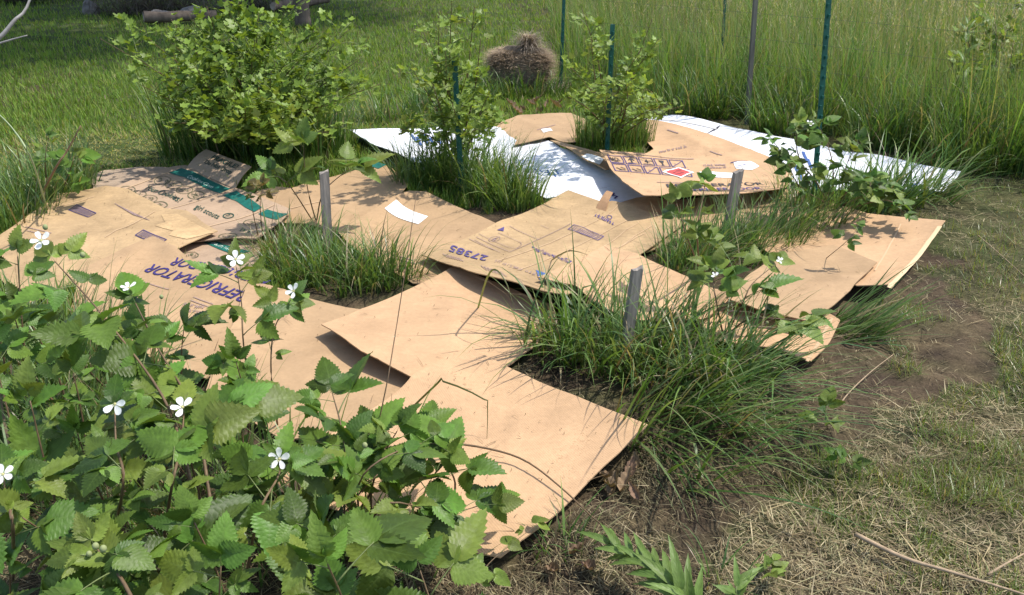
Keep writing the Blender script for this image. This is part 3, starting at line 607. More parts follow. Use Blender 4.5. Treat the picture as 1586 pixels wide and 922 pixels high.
# ------------------------------------------------------------------ grass
def blades(base, length, az, lean, curl, width, segs, col, tipcol=None, kink=None):
    base = np.asarray(base, float); n = len(base); V = np.zeros((n, segs, 2, 3)); p = base.copy(); ang = np.asarray(lean, float).copy()
    hx, hy = np.cos(az), np.sin(az); sx, sy = -hy, hx
    step = np.asarray(length, float) / segs
    tw = rng.uniform(-1, 1, n)
    for i in range(segs):
        f = i / segs; w = np.asarray(width) * (1 - f ** 1.6) * (.75 + .25 * min(1, f * 6)) / 2
        ox = (sx + hx * tw * .5) * w; oy = (sy + hy * tw * .5) * w
        V[:, i, 0] = p + np.stack([ox, oy, 0 * ox], -1); V[:, i, 1] = p - np.stack([ox, oy, 0 * ox], -1)
        d = np.stack([np.sin(ang) * hx, np.sin(ang) * hy, np.cos(ang)], -1)
        p = p + d * step[:, None]; p[:, 2] = np.maximum(p[:, 2], base[:, 2] + .004)
        ang = np.minimum(ang + curl / segs * (0.5 + f * 1.2), 2.7)
        if kink is not None: ang = np.where(kink == i, ang + 1.2, ang)
    Vf = np.concatenate([V.reshape(n, segs * 2, 3), p[:, None]], 1); m = segs * 2 + 1
    b = np.arange(n)[:, None] * m
    quads = np.concatenate([np.stack([b[:, 0] + 2 * i, b[:, 0] + 2 * i + 1, b[:, 0] + 2 * i + 3, b[:, 0] + 2 * i + 2], -1) for i in range(segs - 1)])
    tris = np.stack([b[:, 0] + 2 * (segs - 1), b[:, 0] + 2 * (segs - 1) + 1, b[:, 0] + m - 1], -1)
    col = np.asarray(col, float); tc = col if tipcol is None else np.asarray(tipcol, float)
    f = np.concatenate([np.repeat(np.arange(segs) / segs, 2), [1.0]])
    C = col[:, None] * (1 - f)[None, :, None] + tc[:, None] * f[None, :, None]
    return Vf.reshape(-1, 3), [quads, tris], C.reshape(-1, 3)
def merge(parts):
    V, Fq, C, o = [], {}, [], 0
    for v, fs, c in parts:
        V.append(v); C.append(c)
        for f in fs:
            if len(f): Fq.setdefault(f.shape[1], []).append(f + o)
        o += len(v)
    return np.concatenate(V), [np.concatenate(x) for x in Fq.values()], np.concatenate(C)
GREENS = np.array([(.070, .145, .028), (.095, .190, .036), (.130, .215, .045), (.055, .120, .028), (.150, .200, .055)])
STRAWS = np.array([(.30, .24, .13), (.22, .17, .09), (.36, .30, .18), (.16, .12, .07), (.25, .23, .12)])
def gcol(n, dry=.1, pal=None, bright=1.0):
    pal = GREENS if pal is None else pal
    c = pal[rng.integers(0, len(pal), n)] * rng.uniform(.75, 1.25, (n, 1)) * bright
    d = rng.random(n) < dry; c[d] = STRAWS[rng.integers(0, len(STRAWS), d.sum())] * rng.uniform(.8, 1.2, (d.sum(), 1)); return c
def stuff(name, label, cat, parts, m=None, group=None):
    V, Fs, C = merge(parts); c = V.mean(0); c[2] = 0
    o = obj(name, npmesh(name, V - c, Fs, m or M_GRASS, C), loc=tuple(c)); return tag(o, label, cat, group, 'stuff')
def scatter_ground(n, x0, x1, y0, y1, power=1.6):
    u = rng.random(n); y = (y0 ** (1 - power) + u * (y1 ** (1 - power) - y0 ** (1 - power))) ** (1 / (1 - power))
    x = rng.uniform(-1, 1, n); w = .78 * y + 1.2; x = np.where(True, x * w, x); k = (x > x0) & (x < x1); return x[k], y[k]
# fence line and meadow edge, from the foot of the posts
FP = [G(868, 140), G(1020, 165), G(1160, 190), G(1330, 222), G(1586, 275)]
fx = np.array([p.x for p in FP]); fy = np.array([p.y for p in FP])
def meadow(x, y):
    yl = np.interp(x, fx, fy, left=1e9, right=None); yl = np.where(x > fx[-1], fy[-1] + (x - fx[-1]) * (fy[-1] - fy[-2]) / (fx[-1] - fx[-2]), yl)
    left = x > fx[0] + (y - fy[0]) * .04 + (vnoise(x, y, .5, 31) - .5) * .5
    return (y > yl + (vnoise(x, y, .4, 33) - .5) * .3) & left & (y > 2.5)
MEADOW_PX = None
# 1 lawn
x, y = scatter_ground(330000, -14, 14, 3.2, 20, 1.6)
k1, kn = ground_kind(x, y); ok = ~oncard(x, y) & ~meadow(x, y) & (k1 > .5) & (x < 1.0)
x, y, kn = x[ok], y[ok], kn[ok]
dA = G(170, 235); dB = G(600, 180)          # the dry mown strip beside the cardboard
dry = np.exp(-(((x - dA.x) / .9) ** 2 + ((y - dA.y) / .55) ** 2)) + .8 * np.exp(-(((x - dB.x) / .8) ** 2 + ((y - dB.y) / .35) ** 2)); dry = np.clip(dry * (.75 + kn * .9), 0, 1)
L = rng.uniform(.045, .12, len(x)) * (1 - .62 * dry) * (1 + .35 * (vnoise(x, y, 1.3, 12) - .5)); az = rng.uniform(0, 6.28, len(x)); lean = rng.uniform(.05, .7, len(x)) + dry * .6
c = gcol(len(x), .04, np.array([(.125, .225, .034), (.16, .255, .04), (.19, .27, .055), (.105, .19, .034), (.21, .255, .07)])); dm = rng.random(len(x)) < dry * .75; c[dm] = (np.array([.36, .33, .13]) * rng.uniform(.7, 1.25, (dm.sum(), 1)))
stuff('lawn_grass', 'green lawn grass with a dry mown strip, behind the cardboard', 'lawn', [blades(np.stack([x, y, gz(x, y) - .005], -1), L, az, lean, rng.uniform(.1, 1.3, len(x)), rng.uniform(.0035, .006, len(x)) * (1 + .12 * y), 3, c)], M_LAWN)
# 2 turf at the right, with thin places
x, y = scatter_ground(300000, .2, 9, .95, 8, 1.8); k1, kn = ground_kind(x, y)
ea, eb = G(1380, 900), G(1530, 340); el = Vector((eb.y - ea.y, ea.x - eb.x, 0)).normalized()
def turf_amount(x, y):
    sd = (x - ea.x) * el.x + (y - ea.y) * el.y; return np.clip(.55 + sd * 1.0, -.3, .9) + (vnoise(x, y, .30, 71) - .5) * 1.1 + (vnoise(x, y, .11, 72) - .5) * .6
ok = ~oncard(x, y) & ~meadow(x, y) & (x >= .2) & (turf_amount(x, y) > .35 + .35 * rng.random(len(x))) & ((k1 > .5) | (kn > .72))
x, y, kn = x[ok], y[ok], kn[ok]; n = len(x)
stuff('turf_grass', 'patchy short green turf beyond the straw and bare soil', 'turf', [blades(np.stack([x, y, gz(x, y) - .004], -1), rng.uniform(.03, .085, n) * (.6 + .8 * vnoise(x, y, .2, 78)), rng.uniform(0, 6.28, n), rng.uniform(.1, 1.2, n), rng.uniform(.1, 1.2, n), rng.uniform(.002, .004, n), 3, gcol(n, .22, np.array([(.14, .205, .035), (.17, .215, .045), (.115, .19, .03), (.20, .21, .07)])))])
# 3 straw and clippings lying on the soil
x, y = scatter_ground(270000, -2, 7, .9, 6.5, 1.8); k1, kn = ground_kind(x, y); ok = ~oncard(x, y) & ~meadow(x, y) & ((x > -.2) | (y < 2.2)) & ((k1 < .5) | (rng.random(len(x)) < .9))
ok &= (rng.random(len(x)) > .75 * (turf_amount(x, y) > .5)); ok &= (k1 > .5) | (rng.random(len(x)) < .15 + .75 * vnoise(x, y, .22, 95) ** 1.4); x, y, k1 = x[ok], y[ok], k1[ok]; n = len(x); p = np.stack([x, y, gz(x, y) + rng.uniform(.002, .016, n)], -1)
big = rng.random(n) < .08
stuff('straw_litter', 'tan and brown straw clippings scattered over the bare soil', 'straw', [blades(p, np.where(big, rng.uniform(.06, .16, n), rng.uniform(.015, .055, n)), rng.uniform(0, 6.28, n), rng.uniform(1.35, 1.62, n), rng.uniform(-.25, .25, n), np.where(big, .0030, .0022) * rng.uniform(.7, 1.4, n), 3, STRAWS[rng.integers(0, 5, n)] * (np.where(k1[:, None] > .5, rng.uniform(.35, 1.2, (n, 1)) * (.55 + .75 * vnoise(x, y, .28, 97))[:, None], rng.uniform(.12, 1.0, (n, 1)) ** 1.3) + .6 * np.clip((x - .9) * .8, 0, 1)[:, None] * rng.random((n, 1))))], M_DRY)
# 4 tall meadow behind the wire
parts = []
def meadow_pts(n, power):
    x, y = scatter_ground(n, 0, 24, 4.0, 24, power); ok = meadow(x, y) & ~oncard(x, y); return x[ok], y[ok]
x, y = meadow_pts(230000, 1.3); kp = rng.random(len(x)) < .12 + .75 * vnoise(x, y, .33, 44) ** 1.5; x, y = x[kp], y[kp]; n = len(x); Lm = rng.uniform(.3, .95, n) * (.55 + .8 * vnoise(x, y, .7, 41))
wind = rng.uniform(0, 6.28, n)
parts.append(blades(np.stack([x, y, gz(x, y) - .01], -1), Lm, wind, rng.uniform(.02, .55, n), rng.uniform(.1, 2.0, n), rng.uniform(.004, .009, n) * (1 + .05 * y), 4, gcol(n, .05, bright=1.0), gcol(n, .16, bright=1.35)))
x, y = meadow_pts(20000, 1.2); n = len(x); Ls = rng.uniform(.8, 1.25, n); az = rng.normal(2.6, 1.2, n)
stems = np.stack([x, y, gz(x, y) - .01], -1)
parts.append(blades(stems, Ls, az, rng.uniform(.0, .14, n), rng.uniform(.1, .5, n), np.full(n, .0032), 4, np.tile([.20, .24, .09], (n, 1)), np.tile([.34, .31, .17], (n, 1))))
top = parts[-1][0].reshape(n, -1, 3)[:, -1]
hp = np.repeat(top, 5, 0) - np.stack([np.zeros(n * 5), np.zeros(n * 5), np.tile(np.arange(5) * .028, n)], -1)
parts.append(blades(hp, rng.uniform(.02, .06, n * 5), rng.uniform(0, 6.28, n * 5), rng.uniform(.3, 1.2, n * 5), rng.uniform(0, .8, n * 5), np.full(n * 5, .005), 2, np.tile([.36, .32, .19], (n * 5, 1)) * rng.uniform(.7, 1.2, (n * 5, 1))))
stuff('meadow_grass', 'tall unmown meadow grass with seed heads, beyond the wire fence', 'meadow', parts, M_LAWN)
# 5 clumps
def clump(label, spots, L, w, dry=.06, bias=None, lean=(.05, .8), curl=(.6, 2.0), pal=None, bright=1.0, segs=6, kinkp=.06, avoid=None, name='grass_clump', kind='stuff', z0=0.0):
    """spots: (px, py, radius_x, radius_y, count)"""
    parts = []
    for px, py, rx, ry, n in spots:
        c = G(px, py); a = rng.uniform(0, 6.28, n); r = np.sqrt(rng.random(n)); x = c.x + rx * r * np.cos(a); y = c.y + ry * r * np.sin(a)
        out = np.arctan2((y - c.y) / ry, (x - c.x) / rx) + rng.normal(0, 1.1, n); n_f = rng.random(n)
        if bias is not None:
            bx, by, bs = bias; out = np.arctan2(np.sin(out) + by * bs, np.cos(out) + bx * bs)
        le = rng.uniform(lean[0], lean[1], n) * (.45 + .65 * rng.random(n)); L0 = L[0] * .7 + (L[1] * 1.12 - L[0] * .7) * rng.random(n) ** 1.3
        z = gz(x, y); cc = gcol(n, dry, pal, bright); kk = np.where(rng.random(n) < kinkp, rng.integers(2, segs, n), -1)
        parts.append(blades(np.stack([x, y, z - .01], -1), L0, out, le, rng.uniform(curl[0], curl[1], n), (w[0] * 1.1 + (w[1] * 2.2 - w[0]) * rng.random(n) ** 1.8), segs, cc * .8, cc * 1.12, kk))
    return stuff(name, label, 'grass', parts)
DEEP = np.array([(.085, .165, .038), (.11, .195, .045), (.145, .225, .055), (.065, .135, .032), (.18, .25, .085)])
clump('dense dark green grass clump around the stake with brown dry stems', [(475, 420, .18, .18, 330), (545, 435, .24, .17, 380), (600, 432, .18, .12, 240), (440, 400, .15, .15, 160)], (.14, .36), (.003, .006), .16, (.5, -.4, .5), pal=DEEP)
clump('tangle of brown dry grass stems around the stake beside the dark grass', [(430, 385, .16, .18, 420)], (.08, .24), (.0018, .0032), .9, lean=(.3, 1.3), curl=(.1, 1.6))
clump('thick drooping green grass at the foot of the shrub on the white cardboard', [(715, 285, .26, .2, 900), (770, 305, .22, .14, 600), (660, 290, .2, .16, 450), (800, 320, .14, .08, 250)], (.18, .5), (.003, .0065), .05, (.6, -.5, .4), curl=(.4, 1.7), pal=DEEP)
clump('upright green grass at the foot of the shrub behind the hazard symbol sheet', [(948, 228, .28, .14, 520), (915, 222, .14, .1, 180), (985, 225, .14, .1, 160)], (.15, .38), (.003, .006), .05, lean=(.0, .35), curl=(.1, 1.0), pal=DEEP)
clump('wispy green and yellow grass around the leaning stake among brambles', [(1110, 400, .24, .16, 420), (1180, 380, .25, .12, 420), (1060, 415, .15, .12, 260), (1250, 360, .22, .08, 260)], (.16, .42), (.0022, .005), .16, (.9, .35, .9), lean=(.1, .9), curl=(.3, 1.5), bright=1.15)
clump('dense dark green grass clump arching round the grey stake beside the bare soil', [(960, 545, .32, .20, 400), (1050, 570, .28, .20, 340), (870, 535, .18, .18, 210), (1120, 600, .18, .12, 150)], (.16, .52), (.003, .0075), .12, (.55, -.35, .55), lean=(.1, 1.0), curl=(.6, 2.0), pal=DEEP)
clump('long flattened grass blades fanned over straw beside the large front cardboard', [(1010, 650, .16, .18, 110), (1060, 690, .20, .24, 110), (1120, 640, .2, .16, 110)], (.25, .62), (.003, .0065), .12, (.7, -.7, 1.6), lean=(.7, 1.35), curl=(.1, 1.2), pal=DEEP, segs=7)
clump('flattened blue-green grass blades poking out beside the small cardboard corner', [(1310, 515, .10, .12, 130)], (.2, .42), (.004, .007), .05, (1, -.1, 3), lean=(.9, 1.3), curl=(.1, .5), pal=DEEP)
clump('arching pale grass blades over the far end of the white cardboard', [(1420, 305, .3, .12, 160), (1370, 320, .25, .1, 220)], (.25, .55), (.004, .008), .08, (.9, -.1, .8), lean=(.3, .9), curl=(.8, 1.8))
clump('wispy pale green grass around the bramble at the tall green post', [(1300, 326, .35, .1, 420), (1240, 318, .2, .08, 160)], (.15, .42), (.003, .006), .12, (.4, .1, .4), lean=(.1, .8), curl=(.3, 1.5), bright=1.2)
clump('tall grass growing through the currant bush', [(400, 245, .6, .3, 750), (470, 235, .4, .2, 380), (310, 240, .3, .2, 300)], (.25, .85), (.004, .008), .07, lean=(.0, .5), curl=(.3, 1.5), bright=1.05)
clump('rank grass tussock beside the torn cardboard and bramble', [(70, 300, .3, .3, 700), (20, 340, .25, .3, 450), (120, 270, .14, .1, 90)], (.15, .45), (.003, .006), .08, lean=(.1, .8), curl=(.4, 1.6), pal=DEEP)
clump('grass growing between the bramble canes in the foreground thicket', [(40, 560, .35, .3, 800), (130, 620, .3, .25, 500), (20, 720, .3, .25, 500), (200, 760, .4, .25, 500), (420, 840, .4, .2, 320)], (.15, .45), (.003, .006), .14, lean=(.1, .9), curl=(.3, 1.5), pal=DEEP)
clump('thin grass sprouting beside the front cardboard corner', [(870, 850, .1, .06, 60), (640, 880, .15, .08, 70), (1120, 900, .06, .06, 40)], (.08, .2), (.002, .004), .3, lean=(.2, 1.0))
clump('grass and weeds at the foot of the hay bale', [(800, 150, .5, .22, 800), (700, 165, .4, .2, 500), (600, 185, .4, .15, 300)], (.12, .4), (.004, .007), .07, lean=(.05, .7))
clump('grass along the near edge of the meadow', [(1100, 182, .5, .1, 500), (1230, 205, .4, .1, 400), (1400, 232, .45, .12, 600), (1540, 262, .5, .15, 600)], (.2, .6), (.004, .008), .06, lean=(.05, .8), curl=(.4, 1.8))
bp_, bl_, bw_, bc_ = [], [], [], []
for k_ in ORDER:
    s_ = S[k_]; Pp = s_['P']; nn = int(170 * (np.ptp(Pp[:, 0]) * np.ptp(Pp[:, 1])) ** .8); xx = rng.uniform(Pp[:, 0].min(), Pp[:, 0].max(), nn); yy = rng.uniform(Pp[:, 1].min(), Pp[:, 1].max(), nn)
    ii = inpoly(xx, yy, [tuple(v) for v in Pp[:, :2]]) & (vnoise(xx, yy, .25, 91) > .42)
    for q_ in ORDER[ORDER.index(k_) + 1:]: ii &= ~inpoly(xx, yy, POLYS[ORDER.index(q_)])
    xx, yy = xx[ii], yy[ii]; bp_.append(np.stack([xx, yy, sample(s_, xx, yy) + .004], -1))
bp_ = np.concatenate(bp_); n = len(bp_)
stuff('grass_clippings', 'scattered dry clippings and soil crumbs lying on the cardboard', 'clippings', [blades(bp_, np.where(rng.random(n) < .15, rng.uniform(.03, .10, n), rng.uniform(.004, .018, n)), rng.uniform(0, 6.28, n), np.full(n, 1.55), rng.uniform(-.1, .1, n), rng.uniform(.0015, .0035, n), 3, np.array([.16, .11, .06]) * rng.uniform(.4, 1.8, (n, 1)))], M_DRY)
# long single blades and stalks
def blade_obj(name, label, pts, w, colr, group=None, n=14):
    P = curve_pts(pts, n); V = []; Cc = []
    side = None
    for i, p in enumerate(P):
        t = (P[min(i + 1, n - 1)] - P[max(i - 1, 0)]).normalized(); s_ = t.cross(Vector((.2, -1, .5))).normalized(); ww = w * (1 - (i / (n - 1)) ** 2 * .9) / 2
        up = t.cross(s_) * ww * .5
        V += [p + s_ * ww + up, p, p - s_ * ww + up]; Cc += [colr] * 3
    Fc = [(3 * i + a, 3 * i + a + 1, 3 * i + a + 4, 3 * i + a + 3) for i in range(n - 1) for a in (0, 1)]
    o = P[0].copy(); me = npmesh(name, [tuple(v - o) for v in V], [np.array(Fc)], M_GRASS, np.array(Cc))
    return tag(obj(name, me, loc=o), label, 'grass', group)
zf = lambda px, py, dz=0: on('front', px, py) + Vector((0, 0, dz))
blade_obj('bent_grass', 'single kinked olive grass blade bent over the large front cardboard', [zf(598, 668, -.01), D(640, 630, 2.35), D(682, 590, 2.30), D(684, 590, 2.30), D(720, 603, 2.27), D(752, 620, 2.25), D(755, 624, 2.25), D(755, 660, 2.23), D(753, 698, 2.22)], .0075, (.10, .12, .04))
for i, (lab, pts, w, c) in enumerate([
    ('long curved grass blade sweeping down over the straw from the dark clump', [G(1000, 560), D(1040, 545, 2.75), D(1075, 620, 2.5), D(1100, 700, 2.3), D(1103, 790, 2.1)], .010, (.13, .19, .07)),
    ('very long grass blade stretched low across the straw past small weeds', [G(1030, 560, .1), D(1120, 595, 2.6), D(1250, 650, 2.4), D(1330, 690, 2.3)], .008, (.12, .17, .06)),
    ('pale hooked grass blade rising in front of the 27385 sheet', [G(740, 480, .02), D(755, 430, 3.0), D(768, 418, 2.95), D(785, 440, 2.9), D(797, 480, 2.85)], .009, (.12, .14, .05)),
    ('bent grass blade lying on the sheet beside the printed word', [on('number', 855, 403), D(875, 391, 3.3), D(890, 389, 3.28), on('number', 915, 396)], .008, (.09, .08, .03))]):
    blade_obj('bent_grass', lab, pts, w, c)
def stalk(name, label, pts, r, m, cat='stem', n=14, group=None):
    P = curve_pts(pts, n); o = P[0].copy(); rad = [r * (1 - .6 * i / (n - 1)) for i in range(n)]
    return tag(obj(name, tubemesh(name, P, rad, m, 5, o), loc=o), label, cat, group)
stalk('dry_stalk', 'tall thin dry brown stalk rising before the plain smooth cardboard', [G(560, 750, 0), D(592, 630, 1.85), D(615, 500, 1.95), D(632, 390, 2.0), D(645, 300, 2.05)], .0022, M_TWIG)
stalk('dry_stalk', 'short dry stalk standing beside the kinked grass blade', [G(600, 760, 0), D(600, 690, 2.0), D(607, 610, 2.05)], .0018, M_TWIG)
stalk('bramble_twig', 'bare brown bramble cane arching over the front cardboard to the weeds', [zf(600, 735, .10), zf(690, 711, .06), zf(760, 712, .04), zf(815, 727, .03), zf(870, 765, .02), G(930, 812, .08), G(990, 850, .07), G(1052, 908, .03)], .0042, M_CANE, n=26)
stalk('stick', 'long straight grey-brown stick lying on the straw and turf', [G(1325, 828, .02), G(1400, 864, .025), G(1480, 888, .03), G(1600, 925, .02)], .0075, M_STICK, 'stick', 16)
stalk('stick', 'thin forked stick lying on the turf beside the long stick', [G(1530, 890, .02), G(1560, 872, .03), G(1600, 850, .02)], .004, M_STICK, 'stick')
stalk('stick', 'pale slender stick on the dark soil below the small cardboard corner', [G(1296, 632, .02), G(1318, 605, .02), G(1350, 575, .03), G(1385, 548, .02)], .003, M_STICK, 'stick')
stalk('stick', 'thin pale stick lying on turf past the buff rolled-edge sheet', [G(1515, 365, .02), G(1550, 395, .02), G(1600, 440, .02)], .003, M_STICK, 'stick')
stalk('dead_branch', 'bleached dead branch slanting above the shaded lawn', [D(-60, 110, 5.2), D(0, 58, 5.3), D(22, 32, 5.35), D(40, 14, 5.4), D(60, -40, 5.5)], .016, M_BRANCH, 'branch')
stalk('dead_branch', 'thin pale dead twig crossing the shaded lawn below the bleached branch', [D(-60, 84, 5.2), D(0, 67, 5.2), D(20, 61, 5.2), D(42, 55, 5.2)], .008, M_BRANCH, 'branch')
stalk('tall_grass', 'pale green grass stem leaning over the rank tussock', [G(75, 330, .0), D(50, 250, 4.0), D(20, 200, 4.0), D(-20, 160, 4.0)], .006, mat('pale_stem', (.30, .36, .20), .6, .2))
stalk('dry_stalk', 'broken brown dead stem standing in the rank tussock', [G(55, 320, 0), D(85, 262, 4.35), D(105, 232, 4.35), D(125, 195, 4.35)], .008, M_TWIG)

# ------------------------------------------------------------------ leaves
def leafmesh(name, m, rows=22, width=.42, tooth=.16, fold=.22, droop=.18, shape=1.0, seed=0, tip=1.0, pleat=.0025):
    r = random.Random(seed); V = []; UV = []; n = rows
    for i in range(n + 1):
        s = i / n; w = width * (math.sin(math.pi * min(1, s ** (.72 * shape))) ** .8) * (1 - .25 * s) if 0 < s < 1 else .002
        if s > .8: w *= 1 - (s - .8) * 1.2 * tip
        tt = (1 - tooth) if i % 2 else 1.0 + r.uniform(-.05, .05)
        xs = s - (.02 if i % 2 else -.018) if 0 < i < n else s
        for u in (-1, -.5, 0, .5, 1):
            ww = w * u * (tt if abs(u) == 1 else 1)
            z = fold * abs(ww) - droop * s * s + pleat * (1 if i % 4 < 2 else -1) * (abs(u) > .3) - .25 * ww * ww * (abs(u) == 1)
            V.append((xs - abs(u) * w * .12, ww, z)); UV.append((u, s))
    Fc = [(i * 5 + k, i * 5 + k + 1, (i + 1) * 5 + k + 1, (i + 1) * 5 + k) for i in range(n) for k in range(4)]
    Fc = [f[::-1] for f in Fc]
    me = npmesh(name, V, [np.array(Fc)], m, uv=UV); return me
BL = {}
for nm, m in (('g', M_BRAM), ('y', M_BRAMY), ('r', M_BRAMR)):
    BL[nm] = [leafmesh('leaflet', m, 24, .42 + .03 * k, .15, .12 + .22 * (k % 3), .10 + .12 * k, 1, k) for k in range(4)] + [leafmesh('leaflet', m, 20, .34 + .05 * (k % 3), .22, .35 + .2 * (k % 2), -.15 + .2 * k, .85 + .1 * k, 20 + k, pleat=.006) for k in range(4)]
petm = npmesh('leaf_stalk', *(lambda t: ([tuple(v) for v in t[0]], [np.array(t[1]), np.array(t[2])]))(tube([(0, 0, 0), (.25, 0, .03), (.5, 0, .04), (.8, 0, .03), (1, 0, 0)], [.022, .018, .016, .014, .012], 5)), M_CANEG)
def frame(d, up):
    x = d.normalized(); z = (up - x * up.dot(x)); z = z.normalized() if z.length > 1e-4 else x.orthogonal().normalized(); y = z.cross(x)
    return Matrix((x, y, z)).transposed()
def add_leaf(root, p, d, up, size, kind='g', n=3, petiole=.9):
    """compound leaf: stalk with leaflets as its children"""
    lf = obj('leaf', petm, parent=root); Mx = frame(d, up).to_4x4(); ps = size * petiole
    lf.matrix_local = Matrix.Translation(p - root.location) @ Mx @ Matrix.Diagonal((ps, ps, ps, 1))
    specs = [(1.0, 0, 1.15), (.86, 1.15, .92), (.86, -1.15, .92)] if n == 3 else [(1.0, 0, 1.1), (.9, .95, 1.0), (.9, -.95, 1.0), (.84, 1.9, .75), (.84, -1.9, .75)]
    if n == 1: specs = [(1.0, 0, 1.1)]
    for x, a, s in specs:
        q = obj('leaflet', random.choice(BL[kind]), parent=lf); s2 = s * random.uniform(.88, 1.12) / petiole
        E = Matrix.Rotation(a + random.uniform(-.12, .12), 4, 'Z') @ Matrix.Rotation(random.uniform(-.25, .35), 4, 'Y') @ Matrix.Rotation(random.uniform(-.35, .35), 4, 'X')
        q.matrix_local = Matrix.Translation((x, 0, 0)) @ E @ Matrix.Diagonal((s2, s2, s2, 1))
    return lf
def petal():
    V = [(0, 0, 0)]; 
    rows = [(.22, .10, .02), (.5, .24, .05), (.78, .31, .04), (1.0, .28, .12), (1.16, .13, .08)]
    for x, w, z in rows: V += [(x, -w, z + .05), (x, 0, z), (x, w, z + .05)]
    Fc = [(0, 1, 2), (0, 2, 3)]; Fq = []
    for i in range(4):
        a = 1 + 3 * i; Fq += [(a, a + 3, a + 4, a + 1), (a + 1, a + 4, a + 5, a + 2)]
    return npmesh('petal', V, [np.array(Fc), np.array(Fq)], M_PETAL)
PETAL = petal()
def stamens():
    parts = []; n = 26; a = rng.uniform(0, 6.28, n); r = rng.random(n) * .16
    base = np.stack([np.cos(a) * r, np.sin(a) * r, np.zeros(n)], -1)
    V, Fs, C = blades(base, rng.uniform(.16, .34, n), a, rng.uniform(.1, .9, n), np.zeros(n), np.full(n, .05), 2, np.tile([.5, .5, .25], (n, 1)))
    bm = bmesh.new(); bmesh.ops.create_icosphere(bm, subdivisions=1, radius=.17); bm.to_mesh(me := bpy.data.meshes.new('x')); bm.free()
    v2 = np.array([v.co[:] for v in me.vertices]); f2 = np.array([p.vertices[:] for p in me.polygons]); bpy.data.meshes.remove(me)
    V, Fs, C = merge([(V, Fs, C), (v2, [f2], np.tile([.5, .5, .2], (len(v2), 1)))]); return npmesh('flower_centre', V, Fs, M_STAM)
STAM = stamens()
def add_flower(root, p, up, size, missing=0):
    fl_ = bpy.data.objects.new('flower', STAM); COL.objects.link(fl_); fl_.parent = root
    fl_.matrix_local = Matrix.Translation(p - root.location) @ frame(up.orthogonal(), up).to_4x4() @ Matrix.Diagonal((size, size, size, 1))
    for k in range(5 - missing):
        q = obj('petal', PETAL, parent=fl_); q.matrix_local = Matrix.Rotation(k * 1.2566 + random.uniform(-.1, .1), 4, 'Z') @ Matrix.Rotation(-random.uniform(-.05, .35), 4, 'Y') @ Matrix.Diagonal((1, random.uniform(.9, 1.2), 1, 1))
BUD = None
def add_bud(root, p, size):
    global BUD
    if BUD is None:
        bm = bmesh.new(); bmesh.ops.create_icosphere(bm, subdivisions=2, radius=1)
        for v in bm.verts: v.co.z *= 1.25
        BUD = bpy.data.meshes.new('bud'); bm.to_mesh(BUD); bm.free(); BUD.materials.append(mat('bud_green', (.24, .27, .12), .7, .2)); [setattr(f, 'use_smooth', True) for f in BUD.polygons]
    q = obj('bud', BUD, parent=root); q.location = p - root.location; q.scale = (size,) * 3
CAMV = Vector((0, -.35, .94))
def bramble(label, canes, size, leaves, group=None, kinds='gggy', flowers=(), buds=(), radius=.0042, t0=.3, n5=.2, name='bramble', upv=None, spread=1.0, mcane=None, cat='bramble'):
    """canes: list of point lists (3-D)"""
    root = empty(name, canes[0][0], label, cat, group); root.location = canes[0][0]
    for pts in canes:
        P = curve_pts(pts, 18); o = root.location
        obj('cane', tubemesh('cane', P, [radius * (1 - .65 * i / 17) for i in range(18)], mcane or M_CANE, 6, o), parent=root)
        for i in range(leaves):
            t = t0 + (1 - t0) * (i + random.uniform(.2, .8)) / leaves; f = t * 17; j = min(int(f), 16); p = P[j].lerp(P[j + 1], f - j); tg = (P[j + 1] - P[j]).normalized()
            a = i * 2.4 + random.uniform(-.5, .5); side = Vector((math.cos(a), math.sin(a), 0)); d = (side * spread + tg * .45 + Vector((0, 0, random.uniform(-.1, .45)))).normalized()
            up = ((upv or CAMV) + Vector((random.uniform(-.5, .5), random.uniform(-.5, .3), random.uniform(-.1, .3)))).normalized()
            sz = size * random.choice((.6, .8, .95, 1.1, 1.3)) * random.uniform(.88, 1.12) * (1 - .25 * max(0, t - .8) / .2)
            add_leaf(root, p, d, up, sz, random.choice(kinds if t < .85 else kinds + 'y'), 5 if random.random() < n5 else 3)
        add_leaf(root, P[-1], (P[-1] - P[-2]).normalized() + Vector((0, 0, .2)), CAMV, size * .85, random.choice(kinds), 3, .4)
    for q in flowers: add_flower(root, q[0], q[1], q[2], q[3] if len(q) > 3 else 0)
    for q in buds: add_bud(root, q[0], q[1])
    return root
def arch(base, tip, bow=.25, side=0.0):
    base = Vector(base); tip = Vector(tip); m1 = base.lerp(tip, .33) + Vector((side, 0, bow * .7)); m2 = base.lerp(tip, .7) + Vector((side * .6, 0, bow * .55)); return [base, m1, m2, tip]
def up_(a=0, b=-.5, c=.8): return Vector((a, b, c)).normalized()
def fpos(px, py, d): return D(px, py, d)
